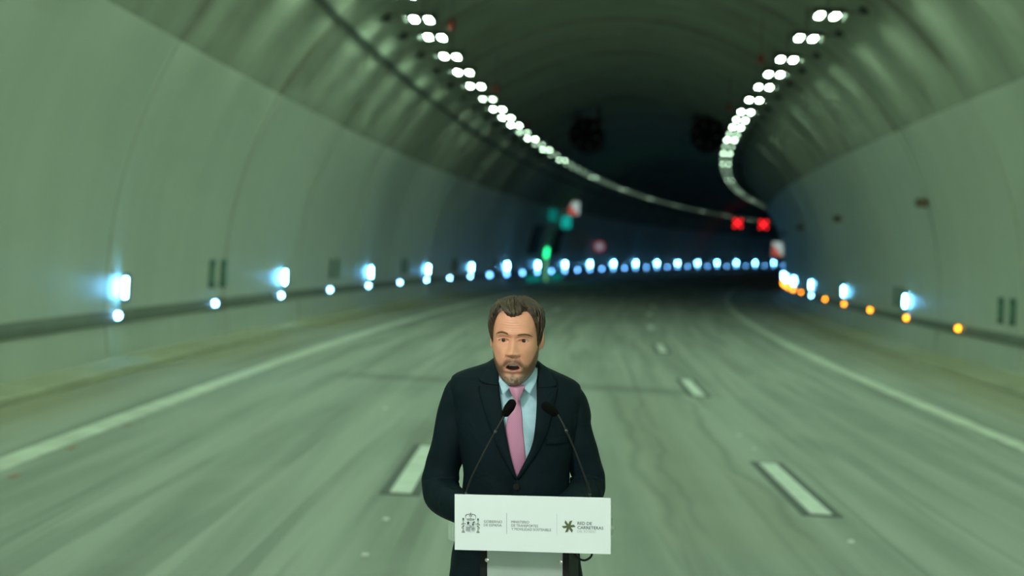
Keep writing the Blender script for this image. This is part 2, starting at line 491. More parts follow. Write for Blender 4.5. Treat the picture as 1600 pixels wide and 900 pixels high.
# grey service band that runs along both walls and carries the marker lights
def service_band(name, side, z0, z1, out):
    ns = int((S1 - S0) / 3); vs = []
    for i in range(ns + 1):
        s = S0 + (S1 - S0) * i / ns
        for z, o in ((z0, 0.0), (z0 + 0.01, out), ((z0 + z1) / 2, out + 0.012), (z1 - 0.01, out), (z1, 0.0)):
            x = math.sqrt(TR ** 2 - (z - TC_Z) ** 2) - o
            vs.append(tpos(s, TC_D + side * x, z))
    fs = [(i * 5 + j, i * 5 + j + 1, (i + 1) * 5 + j + 1, (i + 1) * 5 + j) for i in range(ns) for j in range(4)]
    if side < 0: fs = [f[::-1] for f in fs]
    return structure(link(name, mesh(name, vs, fs), M_RAIL))
service_band('trim_3', -1, 0.64, 0.86, 0.03)
service_band('trim_4', 1, 0.68, 0.90, 0.03)

# cable tray on the left shoulder of the vault
tray = MB()
def run(mb, pts, n=4, r=0.05): mb.tube(pts, r, n)
ss = [S0 + (S1 - 40 - S0) * i / 90 for i in range(91)]
for da in (0.0,):
    P = [[tpos(s, *ring(-47.9 + q[0], TR + 0.05 - q[1])) for q in ((-0.45, 0.0), (-0.45, 0.10), (0.45, 0.10), (0.45, 0.0))] for s in ss]
    tray.grid(P)
tag(tray.build('cable_tray', mat('tray_dark', (0.03, 0.04, 0.03), 0.6)), 'long dark cable tray running along the concrete vault beside the lamps', 'cable tray')

# ---------------------------------------------------------------- ceiling luminaires
LAMP_C = (0.64, 1.0, 0.68)
def lens_strength(s, dim):
    tab = [(-30, 185), (46, 185), (70, 118), (90, 62), (115, 24), (150, 8), (220, 4.5), (345, 3.5)]
    v = lerp_tab(tab, s)[0]
    return v * (0.24 if dim else 1.0)
LENS_MESH, LUM_PARTS = {}, {}
def lum_parts(side):
    if side in LUM_PARTS: return LUM_PARTS[side]
    hb_ = MB().box((0, 0, 0.075), (0.70, 0.95, 0.11), bevel=0.02)
    for x in (-0.345, 0.345): hb_.box((x, 0, 0.02), (0.012, 0.95, 0.09))
    h = hb_.mesh('housing')
    up = 0.70 if side < 0 else 0.74
    hg = MB().box((0, 0, 0.12 + up / 2 + 0.02), (0.03, 0.03, up + 0.02)).mesh('hanger')
    bx = side * 0.78; bz = 0.02 if side < 0 else 0.16
    jb = MB().box((bx, 0, bz), (0.20, 0.26, 0.16), bevel=0.015).mesh('junction_box')
    arm = MB().tube([(side * 0.34, 0, 0.09), (side * 0.55, 0, 0.11), (bx, 0, bz)], 0.025, 6).mesh('arm')
    for me in (h, jb): me.materials.append(M_DARKMETAL)
    for me in (hg, arm): me.materials.append(M_GALV)
    LUM_PARTS[side] = (h, hg, jb, arm); return LUM_PARTS[side]
def lens_mesh(strength):
    key = round(strength, 1)
    if key not in LENS_MESH:
        me = MB().box((0, 0, 0.015), (0.105, 0.75, 0.018), bevel=0.004).mesh('lens')
        me.materials.append(emit('lamp_%.1f' % key, LAMP_C, key)); LENS_MESH[key] = me
    return LENS_MESH[key]
def luminaire(s, side, dim, rel):
    d, z = (-4.0, 7.12) if side < 0 else (4.8, 7.44)
    r = empty('ceiling_luminaire', matrix=tmat(s, d, z))
    row = 'over the wall with white marker lights' if side < 0 else 'over the wall with amber marker lights'
    lab = ('dimmed' if dim else 'brightly lit') + ' twin-lens ceiling lamp over the ' + ('white' if side < 0 else 'amber') + '-marker wall, ' + rel
    tag(r, lab, 'lamp', ('dimmed' if dim else 'bright') + ' lamps ' + row)
    h, hg, jb, arm = lum_parts(side)
    link('housing', h, None, r)
    for y in (-0.3, 0.3): link('hanger', hg, None, r).location = (0, y, 0)
    link('junction_box', jb, None, r); link('arm', arm, None, r)
    st = lens_strength(round(s / 5) * 5, dim)
    for x in (-0.165, 0.165):
        o = link('lens', lens_mesh(st), None, r); o.location = (x, 0, 0.0)
L_ROW = [48.2, 53.3, (57.6, 0), 63.1, 68.5, 74.0, (80.0, 1), 85.5, 90.6, 95.7, (101.1, 1), 106.7, (112.0, 1), 117.3, (123.4, 1), 129.9]
R_ROW = [46.4, 51.6, 56.9, 63.0, (68.1, 0), 73.2, 79.2, 85.7, (90.7, 0), 95.8, (101.0, 1), 106.0, (112.3, 1), 119.6, (126.2, 1), 133.2]
for side, row in ((-1, L_ROW), (1, R_ROW)):
    items = [(q, 0) if not isinstance(q, tuple) else q for q in row]
    s = items[0][0] - 5.4
    while s > S0 + 3: items.insert(0, (s, 0)); s -= 5.4
    s = items[-1][0] + 5.5; i = 0
    while s < 345:
        items.append((s, 0 if i % 5 == 4 else 1)); s += 5.5; i += 1
    for s, dm in items: luminaire(s, side, bool(dm), relation(s, [q[0] for q in items], 112.2, 'the jet fans'))

# ---------------------------------------------------------------- wall lights
def wall_d(side, z): return TC_D + side * math.sqrt(TR ** 2 - (z - TC_Z) ** 2)
E_WHITE = emit('evac_lamp', (0.14, 0.56, 1.0), 100)
E_WHITE_FAR = emit('evac_lamp_far', (0.12, 0.52, 1.0), 120)
E_MARK = emit('marker_blue_white', (0.22, 0.55, 1.0), 34)
E_MARK_FAR = emit('marker_blue_white_far', (0.14, 0.45, 1.0), 13)
E_AMBER = emit('marker_amber', (1.0, 0.32, 0.012), 11)
def part_mesh(build, name, m, smooth=False):
    me = build.mesh(name, smooth); me.materials.append(m); return me
EV_BODY = part_mesh(MB().box((0, 0, 0), (0.10, 0.14, 0.46), bevel=0.02), 'housing', M_DARKMETAL)
EV_LENS = part_mesh(MB().box((0, -0.085, 0), (0.065, 0.05, 0.32), bevel=0.015), 'lens', E_WHITE)
EV_BRACKET = {q: part_mesh(MB().box((q * 0.075, 0, 0), (0.055, 0.06, 0.10)), 'bracket', M_GALV) for q in (-1, 1)}
EV_LENS_FAR = part_mesh(MB().box((0, -0.085, 0), (0.11, 0.05, 0.36), bevel=0.015), 'lens', E_WHITE_FAR)
MK_BODY = part_mesh(MB().box((0, 0.02, 0), (0.09, 0.09, 0.17), bevel=0.015), 'housing', M_DARKMETAL)
def marker_lens(r, m): return part_mesh(MB().disc((0, -0.035, 0), (0, 1, 0), r, 0.03, 20), 'lens', m)
MK = {('w', 0): marker_lens(0.055, E_MARK), ('w', 1): marker_lens(0.10, E_MARK_FAR), ('a', 0): marker_lens(0.06, E_AMBER), ('a', 1): marker_lens(0.085, E_AMBER)}
def evac(s, side, z, rel):
    r = empty('evacuation_light', matrix=tmat(s, wall_d(side, z) - side * 0.10, z))
    tag(r, 'tall glowing guide lamp on the ' + ('white' if side < 0 else 'amber') + '-marker wall, ' + rel, 'guide lamp',
        'guide lamps on the ' + ('white-marker' if side < 0 else 'amber-marker') + ' wall')
    link('bracket', EV_BRACKET[side], None, r)
    link('housing', EV_BODY, None, r); link('lens', EV_LENS if s < 120 else EV_LENS_FAR, None, r);
def marker(s, side, z, kind, rel=''):
    far = 1 if s > 125 else 0
    out = 0.07 if not far else 0.10
    r = empty('marker_light', matrix=tmat(s, wall_d(side, z) - side * out, z))
    if kind == 'w' and side < 0: tag(r, 'small round blue-white marker light on the wall band, ' + rel, 'marker light', 'white marker lights on the wall band')
    elif kind == 'w': tag(r, 'single blue-white marker light among the amber ones on the wall', 'marker light')
    else: tag(r, 'small round amber marker light, ' + rel, 'marker light', 'amber marker lights on the wall band')
    link('housing', MK_BODY, None, r)
    link('lens', MK[(kind, far)], None, r)
q_ = [37.76 + 19.83 * k for k in range(19)]
for s in q_: evac(s, -1, 1.21, relation(s, q_, 162.4, 'the green exit door'))
q_ = [37.3 + 9.92 * k for k in range(38)]
for s in q_: marker(s, -1, 0.78, 'w', relation(s, q_, 162.4, 'the green exit door'))
q_ = [67.2 + 20 * k for k in range(6)]
for s in q_: evac(s, 1, 1.27, 'right above its only blue-white marker' if abs(s - 107.2) < 1 else relation(s, [t for t in q_ if abs(t - 107.2) > 1], 107.2, 'the only blue-white marker there'))
q_ = [56.8 + 9.98 * k for k in range(12) if k != 5]
marker(56.8 + 9.98 * 5, 1, 0.815, 'w')
for s in q_: marker(s, 1, 0.815, 'a', relation(s, q_, 106.7, 'the only blue-white marker on that wall'))

# ---------------------------------------------------------------- green escape signs in pairs on the walls
def sign_plate(mirror):
    return part_mesh(MB().box((0, 0, 0), (0.02, 0.72, 0.56), bevel=0.006), 'plate', M_GREEN)
PLATE = sign_plate(1)
def pictogram(side):
    x = -side * 0.014; b = MB()
    b.disc((x, 0.10, 0.14), (1, 0, 0), 0.055, 0.008, 14)
    b.box((x, 0.03, 0.0), (0.008, 0.09, 0.20), Matrix.Rotation(0.35, 3, 'X'))
    b.box((x, -0.07, -0.13), (0.008, 0.07, 0.18), Matrix.Rotation(0.9, 3, 'X'))
    b.box((x, 0.13, -0.12), (0.008, 0.07, 0.19), Matrix.Rotation(-0.5, 3, 'X'))
    b.box((x, -0.08, 0.06), (0.008, 0.06, 0.16), Matrix.Rotation(-0.8, 3, 'X'))
    b.box((x, 0.17, 0.03), (0.008, 0.05, 0.14), Matrix.Rotation(0.9, 3, 'X'))
    return part_mesh(b, 'pictogram', M_PALEGREEN)
PICT = {-1: pictogram(-1), 1: pictogram(1)}
for side in (-1, 1):
    for k in range(5 if side < 0 else 3):
        for o in (0.0, 1.45):
            s = (47.1 if side < 0 else 49.9) + (20.6 if side < 0 else 19.0) * k + o
            r = empty('escape_sign', matrix=tmat(s, wall_d(side, 1.36) - side * 0.014, 1.36))
            mk = 'the green exit door' if side < 0 else 'the only blue-white marker'
            tag(r, ('nearer' if o else 'farther') + ' green escape sign of the ' + ordw((5 if side < 0 else 3) - k) + ' pair before ' + mk + (' on its wall' if side > 0 else ''), 'sign',
                'paired green signs on the ' + ('white' if side < 0 else 'amber') + '-marker wall')
            link('plate', PLATE, None, r); link('pictogram', PICT[side], None, r)

# ---------------------------------------------------------------- small boxes on the right wall
WC = [part_mesh(MB().box((-0.13, 0, 0), (0.26, 0.34, 0.20), bevel=0.02), 'body', mat('box_dark', (0.035, 0.040, 0.018), 0.5)),
      part_mesh(MB().tube([(0.06, 0, 0), (0.0, 0, 0), (-0.05, 0, 0)], 0.04, 8), 'bracket', M_GALV),
      part_mesh(MB().tube([(-0.13, -0.16, 0), (-0.13, -0.20, 0), (-0.13, -0.26, 0)], [0.05, 0.07, 0.11], 14), 'horn', mat('horn_brown', (0.16, 0.10, 0.05), 0.5))]
for s in (60.7, 85.4, 109.9, 134.5):
    a = 71.2; d, z = ring(a)
    r = empty('wall_loudspeaker', matrix=tmat(s, d - 0.03, z))
    tag(r, 'small dark loudspeaker high on the amber-marker wall, ' + relation(s, (60.7, 85.4, 109.9, 134.5), 112.0, 'the jet fans'), 'loudspeaker', 'loudspeakers on the amber-marker wall')
    for me in WC: link(me.name.split('.')[0], me, None, r)

# red detector boxes that hang beside the lamp rows
RB = part_mesh(MB().box((0, 0, 0), (0.14, 0.16, 0.24), bevel=0.02), 'body', M_RED)
for side, ss_ in ((-1, (54.0, 74.2, 94.5)), (1, (63.0, 83.2))):
    for s in ss_:
        d = -3.38 if side < 0 else 4.12; z = 7.12 if side < 0 else 7.44
        topz = TC_Z + math.sqrt((TR + .05) ** 2 - (d - TC_D) ** 2)
        r = empty('detector_box', matrix=tmat(s, d, z))
        tag(r, 'small red detector box hanging near the ' + ('white' if side < 0 else 'amber') + '-marker side lamps, ' + relation(s, ss_, 112.0, 'the jet fans'), 'detector',
            'red detectors by the ' + ('white' if side < 0 else 'amber') + '-marker side lamps')
        link('body', RB, None, r)
        link('hanger', MB().box((0, 0, (topz - z) / 2 + 0.1), (0.03, 0.03, topz - z - 0.14)).mesh('hanger'), M_GALV, r)

# ---------------------------------------------------------------- jet fans
def jet_fan(s, d, z, label):
    r = empty('jet_fan', matrix=tmat(s, d, z)); tag(r, label, 'fan', 'jet fans under the vault')
    dm = mat('fan_dark', (0.006, 0.008, 0.007), 0.6); R = 0.72
    body = MB(); n = 36
    rows = []
    for y, q in ((-1.9, R + .05), (-1.8, R), (-0.7, R), (-0.65, R + .06), (0.65, R + .06), (0.7, R), (1.8, R), (1.9, R + .05), (1.9, R - .06), (1.7, R - .1), (-1.7, R - .1), (-1.9, R - .06)):
        rows.append([(q * math.cos(2 * math.pi * k / n), y, q * math.sin(2 * math.pi * k / n)) for k in range(n + 1)])
    rows.append(rows[0]); body.grid(rows)
    link('casing', body.mesh('casing', True), dm, r)
    hub = MB().tube([(0, -1.75, 0), (0, -1.6, 0), (0, -1.3, 0), (0, 0.6, 0)], [0.06, 0.17, 0.22, 0.22], 20)
    link('hub', hub.mesh('hub', True), dm, r)
    for k in range(6):
        a = math.pi / 3 * k + 0.3
        b = MB(); u = Vector((math.cos(a), 0, math.sin(a))); w = Vector((-math.sin(a), 0, math.cos(a)))
        P = []
        for t in range(5):
            q = 0.18 + (R - 0.28) * t / 4; tw = 0.9 - 0.12 * t; wd = 0.17 + 0.02 * t
            P.append([u * q + (w * math.cos(tw) + Vector((0, 1, 0)) * math.sin(tw)) * wd * e + Vector((0, -1.35, 0)) + Vector((0, 1, 0)) * (0.012 if e == 0 else 0) for e in (-1, 0, 1)])
        b.grid(P); link('blade', b.mesh('blade', True), dm, r)
    topz = TC_Z + math.sqrt(TR ** 2 - (d - TC_D) ** 2) + 0.05
    for y in (-1.2, 1.2):
        for x in (-0.5, 0.5):
            tz = TC_Z + math.sqrt(TR ** 2 - (d + x - TC_D) ** 2) + 0.04 - z
            link('hanger', MB().box((x, y, (tz + 0.5) / 2), (0.07, 0.07, tz - 0.5)).mesh('hanger'), dm, r)
    for y in (-1.2, 1.2): link('mounting_rail', MB().box((0, y, 0.78), (1.5, 0.12, 0.08)).mesh('mounting_rail'), dm, r)
jet_fan(112, -1.76, 7.62, 'dark jet fan under the vault nearer the white-marker wall')
jet_fan(112, 3.76, 7.9, 'dark jet fan under the vault nearer the amber-marker wall')

# ---------------------------------------------------------------- lane signals far down the tunnel
E_X = emit('red_cross_led', (1.0, 0.015, 0.02), 4)
for d, nm in ((-3.15, 'outer'), (0.05, 'middle')):
    r = empty('lane_signal', matrix=tmat(300, d, 6.35))
    tag(r, 'lane signal box with a glowing red cross over the ' + ('lane beside the white-marker wall' if nm == 'outer' else 'middle lane'), 'lane signal', 'red cross lane signals')
    link('box', MB().box((0, 0.1, 0), (1.25, 0.22, 1.25), bevel=0.03).mesh('box'), M_BLACK, r)
    c = MB()
    for a in (math.pi / 4, -math.pi / 4): c.box((0, -0.03, 0), (1.34, 0.03, 0.16), Matrix.Rotation(a, 3, 'Y'))
    link('cross', c.mesh('cross'), E_X, r)
    tz = TC_Z + math.sqrt(TR ** 2 - (d - TC_D) ** 2) - 6.35
    link('hanger', MB().box((0, 0.1, 0.62 + (tz - 0.6) / 2), (0.10, 0.10, tz - 0.56)).mesh('hanger'), M_DARKMETAL, r)

# ---------------------------------------------------------------- emergency exit on the left wall, about 160 m in
def wall_plate(name, s0, s1, z0, z1, out, m, parent=None, side=-1, nz=5):
    ns = 4; mb = MB(); rows = []
    for i in range(ns + 1):
        s = s0 + (s1 - s0) * i / ns; row = []
        for j in range(nz + 1):
            z = z0 + (z1 - z0) * j / nz
            row.append(tpos(s, wall_d(side, z) - side * out, z))
        rows.append(row)
    dep = [[tpos(s0 + (s1 - s0) * i / ns, wall_d(side, z0 + (z1 - z0) * j / nz), z0 + (z1 - z0) * j / nz) for j in range(nz + 1)] for i in range(ns + 1)]
    uvr = [[(0, 0)] * (nz + 1)] * (ns + 1)
    v, f, uv = solid_shell(rows, uvr, dep)
    o = parent.location if parent else Vector((0, 0, 0))
    return link(name, mesh(name, [q - o for q in v], f), m, parent)
tag(wall_plate('dark_wall_panel', 150.0, 156.9, 1.94, 3.8, 0.06, M_DARKPANEL), 'dark cladding panel on the wall, before the green exit door', 'wall panel', None)
tag(wall_plate('dark_wall_panel', 165.8, 171.0, 1.95, 3.78, 0.06, M_DARKPANEL), 'dark cladding panel on the wall, beyond the green exit door', 'wall panel', None)
tag(wall_plate('teal_wall_board', 149.7, 159.0, 0.18, 0.55, 0.09, M_TEAL), 'low teal board at the wall foot, before the green exit door', 'board', None)
tag(wall_plate('teal_wall_board', 166.8, 174.0, 0.20, 0.58, 0.09, M_TEAL), 'low teal board at the wall foot, beyond the green exit door', 'board', None)
ex = empty('exit_door', tpos(162.4, wall_d(-1, 0.12), 0.12))
tag(ex, 'pale green emergency exit door with a glowing green lamp on top', 'door')
wall_plate('door_leaf', 161.2, 163.7, 0.12, 1.65, 0.05, emit('door_painted_glow', (0.22, 0.80, 0.42), 0.5), ex)  # leaf made to glow in place of the lamp's light on it
wall_plate('door_frame', 160.9, 161.2, 0.12, 1.7, 0.09, M_GREEN, ex)
wall_plate('door_frame', 163.7, 164.0, 0.12, 1.7, 0.09, M_GREEN, ex)
wall_plate('lamp', 161.6, 163.2, 1.72, 2.35, 0.10, emit('exit_green', (0.02, 1.0, 0.30), 3.2), ex)

def hung_sign(name, s, d, z, build, label, cat):
    r = empty(name, matrix=tmat(s, d, z)); tag(r, label, cat)
    for nm, me, m in build: link(nm, me, m, r)
    side = -1 if d < 0 else 1
    w = wall_d(side, z) - d
    link('bracket', MB().box((w / 2, 0.06, 0.1), (abs(w) , 0.05, 0.05)).mesh('bracket'), M_GALV, r)
    return r
hung_sign('exit_sign', 166.5, -6.45, 4.22, [('case', MB().box((0, 0, 0), (0.72, 0.14, 0.9), bevel=0.02).mesh('case'), M_DARKMETAL),
          ('face', MB().box((0, -0.08, 0), (0.66, 0.02, 0.84)).mesh('face'), emit('teal_face', (0.01, 0.62, 0.52), 0.55))], 'glowing teal exit sign standing out from the wall', 'sign')
hung_sign('station_sign', 155.0, -6.35, 4.5, [('case', MB().box((0, 0, 0), (0.6, 0.12, 0.85), bevel=0.02).mesh('case'), M_DARKMETAL),
          ('face', MB().box((0, -0.07, 0), (0.54, 0.02, 0.78)).mesh('face'), M_TEAL)], 'faintly glowing dark teal sign high on the wall', 'sign')
def redwhite():
    tri = MB().add([(-0.34, -0.075, -0.44), (0.30, -0.075, -0.44), (-0.34, -0.075, 0.30), (-0.34, -0.06, -0.44), (0.30, -0.06, -0.44), (-0.34, -0.06, 0.30)],
                   [(0, 1, 2), (5, 4, 3), (0, 3, 4, 1), (1, 4, 5, 2), (2, 5, 3, 0)])
    return [('board', MB().box((0, 0, 0), (0.72, 0.1, 0.92), bevel=0.02).mesh('board'), emit('sign_lit_white', (0.75, 1.0, 0.9), 0.45)), ('red_corner', tri.mesh('red_corner'), emit('sign_lit_red', (1.0, 0.1, 0.06), 0.42))]
hung_sign('warning_sign', 166.9, -6.0, 5.22, redwhite(), 'lit white sign with a red corner above the exit door', 'sign')
hung_sign('warning_sign', 160.0, 8.20, 3.05, redwhite(), 'lit white sign with a red corner on the amber-marker wall', 'sign')
def speed_sign():
    n = 28
    return [('disc', MB().disc((0, 0, 0), (0, 1, 0), 0.38, 0.03, n).mesh('disc'), emit('sign_lit_blue', (0.55, 0.75, 0.9), 0.30)),
            ('red_ring', MB().grid([[((0.30 + 0.14 * q) * math.cos(2 * math.pi * k / n), -0.022, (0.30 + 0.14 * q) * math.sin(2 * math.pi * k / n)) for k in range(n + 1)] for q in (0, 1)]).mesh('red_ring'), emit('ring_lit_red', (0.9, 0.12, 0.16), 0.30))]
hung_sign('speed_sign', 199, -6.9, 2.68, speed_sign(), 'round sign with a red ring standing out from the far wall', 'sign')

# ---------------------------------------------------------------- reflective studs and paint spots on the road
for s, d, lab in ((15.79, -1.74, "small white road stud, second before the lane dash beside the speaker's arm"), (17.95, -1.74, "small white road stud, first before the lane dash beside the speaker's arm"),
                  (30.41, -2.61, 'lone white road stud standing off the lane lines behind the speaker'), (28.83, 1.76, 'small white road stud, second beyond the long dash on the open lane line'),
                  (26.73, 1.77, 'small white road stud, first beyond the long dash on the open lane line'), (18.03, 1.75, 'small white road stud just before the long dash on the open lane line')):
    o = link('road_stud', MB().box((0, 0, 0.009), (0.045, 0.055, 0.018), bevel=0.006).mesh('road_stud'), M_STUD, None, tmat(s, d, 0.001))
    tag(o, lab, 'road stud', 'white studs on the road')
for s, d in ((22.62, -5.02), (25.63, -5.02), (19.78, -4.93)):
    strip('paint_spot', d - 0.035, d + 0.035, 0.006, s - 0.15, s + 0.15, 0.3, mat('orange_spot', (0.40, 0.21, 0.14), 0.7), floor, 0.004)

# ================================================================ lectern
M_INK = mat('print_dark', (0.014, 0.034, 0.033), 0.6)
M_INKMID = mat('print_mid', (0.022, 0.050, 0.048), 0.6)
M_INKGREY = mat('print_grey', (0.36, 0.43, 0.41), 0.6)
M_OLIVE = mat('print_olive', (0.075, 0.105, 0.045), 0.6)
def acrylic():
    m, nt, b = new_mat('clear_acrylic')
    b.inputs['Base Color'].default_value = (0.80, 0.92, 0.87, 1)
    b.inputs['Roughness'].default_value = 0.06; b.inputs['IOR'].default_value = 1.2
    b.inputs['Alpha'].default_value = 0.14
    return m
M_ACRYL = acrylic()
TL, TRC = mp(710.3, 772.3, 6.84), mp(954.2, 778.2, 6.752)
UH = (TRC - TL); SW = UH.length; UH.normalize()
BK = Vector((-UH.y, UH.x, 0)).normalized()           # away from the camera
K = SW / 1150.0                                       # metres per print unit
def gz(x, y): return (x + CX) * SB                    # height of the banked road under a point close by
LB = (TL + TRC) / 2; LB = LB + BK * 0.16; LB.z = gz(LB.x, LB.y)
lectern = empty('lectern', LB)
tag(lectern, 'slim lectern with black sides, frosted front and white lettered sign board', 'lectern')
def sp(u, v, off=0.0): return TL + UH * (u * K) + Vector((0, 0, -v * K)) - BK * off
def lp(u, back, z): return Vector(((TL.x + TRC.x) / 2, (TL.y + TRC.y) / 2, 0)) + UH * u + BK * back + Vector((0, 0, z))
ROT_L = Matrix((UH, BK, Vector((0, 0, 1)))).transposed()
def lbox(name, u, back, z, size, m, parent=None, bevel=0.002):
    mb = MB().box(lp(u, back, z), size, ROT_L, bevel)
    return link(name, mb.mesh(name, False, LB), m, parent or lectern)
SH = 405 * K
ctr = sp(575, 202.5, -0.004)
board = link('sign_board', MB().box(ctr, (SW, 0.008, SH), ROT_L, 0.0008).mesh('sign_board', False, LB), M_WHITE, lectern)
board['label'] = 'white board printed with government lettering, crest and star logo'
GZ = LB.z
lbox('side_panel', -0.163, 0.18, (1.24 + GZ) / 2, (0.018, 0.16, 1.24 - GZ - 0.02), M_BLACK)
lbox('side_panel', 0.080, 0.18, (1.24 + GZ) / 2, (0.018, 0.16, 1.24 - GZ - 0.02), M_BLACK)
M_FROST = mat('frosted_panel', (0.33, 0.42, 0.385), 0.35, spec=0.4, vary=0.08, vscale=4)
lbox('front_panel', -0.0415, 0.108, (1.22 + GZ) / 2 + 0.04, (0.222, 0.010, 1.22 - GZ - 0.10), M_FROST)
lbox('base_plate', -0.0415, 0.16, GZ + 0.012, (0.46, 0.36, 0.02), M_BLACK)
lbox('top_shelf', -0.026, 0.165, 1.250, (0.425, 0.26, 0.010), M_ACRYL)
lbox('shelf_lip', -0.240, 0.155, 1.270, (0.006, 0.24, 0.052), M_ACRYL)
lbox('shelf_lip', 0.185, 0.155, 1.270, (0.006, 0.24, 0.052), M_ACRYL)
M_CHROME = mat('chrome', (0.75, 0.78, 0.76), 0.2, 0.9)
for u in (-0.150, 0.066):
    for z in (1.185, 0.42):
        link('bolt', MB().disc(lp(u, 0.098, z), BK, 0.0035, 0.03, 12).disc(lp(u, 0.092, z), BK, 0.006, 0.004, 12).mesh('bolt', False, LB), M_CHROME, lectern)
link('knob', MB().disc(lp(0.222, 0.05, 1.292), UH, 0.006, 0.012, 14).mesh('knob', False, LB), mat('knob_pale', (0.55, 0.6, 0.5), 0.4), lectern)
loop = catmull([mp(896, 862, 6.86), mp(902, 871, 6.85), mp(912, 875.5, 6.85), mp(921, 872, 6.85), mp(925, 865, 6.85), mp(924, 850, 6.86), mp(915, 835, 6.90)], 6)
link('cable', MB().tube(loop, 0.0032, 8).mesh('cable', True, LB), M_BLACK, lectern)
link('cable_strip', MB().box(lp(-0.24, 0.02, 1.272), (0.003, 0.05, 0.05), ROT_L @ Matrix.Rotation(0.5, 3, 'Z')).mesh('cable_strip', False, LB), M_ACRYL, lectern).name = 'shelf_corner'

def text_geo(txt, bold=0.0):
    c = bpy.data.curves.new('t', 'FONT'); c.body = txt; c.size = 1.0; c.offset = bold; c.resolution_u = 3
    o = bpy.data.objects.new('t', c); COL.objects.link(o)
    dg = bpy.context.evaluated_depsgraph_get(); dg.update()
    me = bpy.data.meshes.new_from_object(o.evaluated_get(dg))
    v = [q.co.copy() for q in me.vertices]; f = [tuple(p.vertices) for p in me.polygons]
    bpy.data.objects.remove(o); bpy.data.curves.remove(c); bpy.data.meshes.remove(me)
    return v, f
def lettering(txt, u0, u1, v0, v1, m, bold=0.0):
    v, f = text_geo(txt, bold)
    base = [q for q in v]
    xs = [q.x for q in v]; x0, x1 = min(xs), max(xs)
    cap = 0.715                                      # cap height of the built-in font at size 1
    k = (u1 - u0) / (x1 - x0); kv = (v1 - v0) / cap
    vs = [sp(u0 + (q.x - x0) * k, v1 - q.y * kv, 0.0006) - LB for q in v]
    me = mesh('lettering', vs, f); return link('lettering', me, m, board)
lettering('GOBIERNO', 218, 353, 182, 201, M_INKMID)
lettering('DE ESPA\u00d1A', 218, 351, 208, 227, M_INKMID)
lettering('MINISTERIO', 422, 553, 180, 199, M_INKMID)
lettering('DE TRANSPORTES', 422, 619, 206, 225, M_INKMID)
lettering('Y MOVILIDAD SOSTENIBLE', 422, 715, 232, 251, M_INKMID)
lettering('RED DE', 908, 1013, 176, 198, M_INK, 0.010)
lettering('CARRETERAS', 908, 1097, 207, 229, M_INK, 0.010)
lettering('DEL ESTADO', 908, 1041, 236, 254, M_INKGREY, 0.0)

class Ink:                                           # flat print on the board, in print units
    def __init__(s): s.v = []; s.f = []
    def poly(s, pts):
        k = len(s.v); s.v += pts; s.f.append(tuple(range(k + len(pts) - 1, k - 1, -1))); return s
    def rect(s, u0, v0, u1, v1): return s.poly([(u0, v0), (u1, v0), (u1, v1), (u0, v1)])
    def stroke(s, pts, w):
        for (a, b), (c, d) in zip(pts, pts[1:]):
            L = math.hypot(c - a, d - b) or 1; nx, ny = -(d - b) / L * w / 2, (c - a) / L * w / 2
            s.poly([(a + nx, b + ny), (a - nx, b - ny), (c - nx, d - ny), (c + nx, d + ny)][::-1])
        return s
    def ell(s, cu, cv, ru, rv, w, a0=0, a1=360, n=18):
        return s.stroke([(cu + ru * math.cos(math.radians(a0 + (a1 - a0) * i / n)), cv + rv * math.sin(math.radians(a0 + (a1 - a0) * i / n))) for i in range(n + 1)], w)
    def dot(s, cu, cv, r, rv=None, n=12):
        return s.poly([(cu + r * math.cos(2 * math.pi * i / n), cv + (rv or r) * math.sin(2 * math.pi * i / n)) for i in range(n)])
    def build(s, name, m, off=0.0006):
        return link(name, mesh(name, [sp(a, b, off) - LB for a, b in s.v], s.f), m, board)
Ink().rect(386.5, 125, 388.5, 278).build('divider', M_INKMID)
Ink().rect(756, 125, 758, 277).build('divider', M_INKGREY)
# six-armed pinwheel star
st = Ink(); R6 = 51
for k in range(6):
    a = math.radians(60 * k - 8); cu, cv = 844, 213
    def pt(r, t): return (cu + r * math.cos(a + t), cv + r * math.sin(a + t))
    def tw(t, w): return (cu + R6 * (t * math.cos(a) - w * math.sin(a)), cv + R6 * (t * math.sin(a) + w * math.cos(a)))
    st.poly([(cu, cv), tw(0.29, -0.17), tw(0.76, -0.17), tw(1.0, 0.17), tw(0.29, 0.17)])
st.build('star_logo', M_OLIVE)
# crest: crown, quartered shield, two pillars with ribbons
dk, md, lt = Ink(), Ink(), Ink()
c = 120
for du, ru in ((-22, 17), (0, 8), (22, 17)): md.ell(c + du, 160, ru, 17, 2.6, 180 if du else 180, 360)
md.ell(c, 163, 39, 23, 3.0, 185, 355); md.ell(c - 20, 166, 19, 15, 2.2, 95, 215, 8); md.ell(c + 20, 166, 19, 15, 2.2, -35, 85, 8)
md.stroke([(c, 130), (c, 178)], 2.4); md.stroke([(c - 4, 134), (c + 4, 134)], 2); dk.dot(c, 143, 3.2)
for du in (-34, -18, 18, 34): md.dot(c + du, 150 - (6 if abs(du) < 20 else 0), 2.2)
md.stroke([(c - 27, 178), (c, 175), (c + 27, 178)], 3.5); lt.rect(c - 26, 179, c + 26, 186); md.stroke([(c - 26, 187), (c + 26, 187)], 2.2)
# shield outline
lt.stroke([(c - 36, 188), (c - 36, 262), (c - 26, 270), (c - 8, 271), (c, 276), (c + 8, 271), (c + 26, 270), (c + 36, 262), (c + 36, 188)], 1.8)
lt.stroke([(c, 188), (c, 274)], 1.6); lt.stroke([(c - 36, 230), (c + 36, 230)], 1.6)
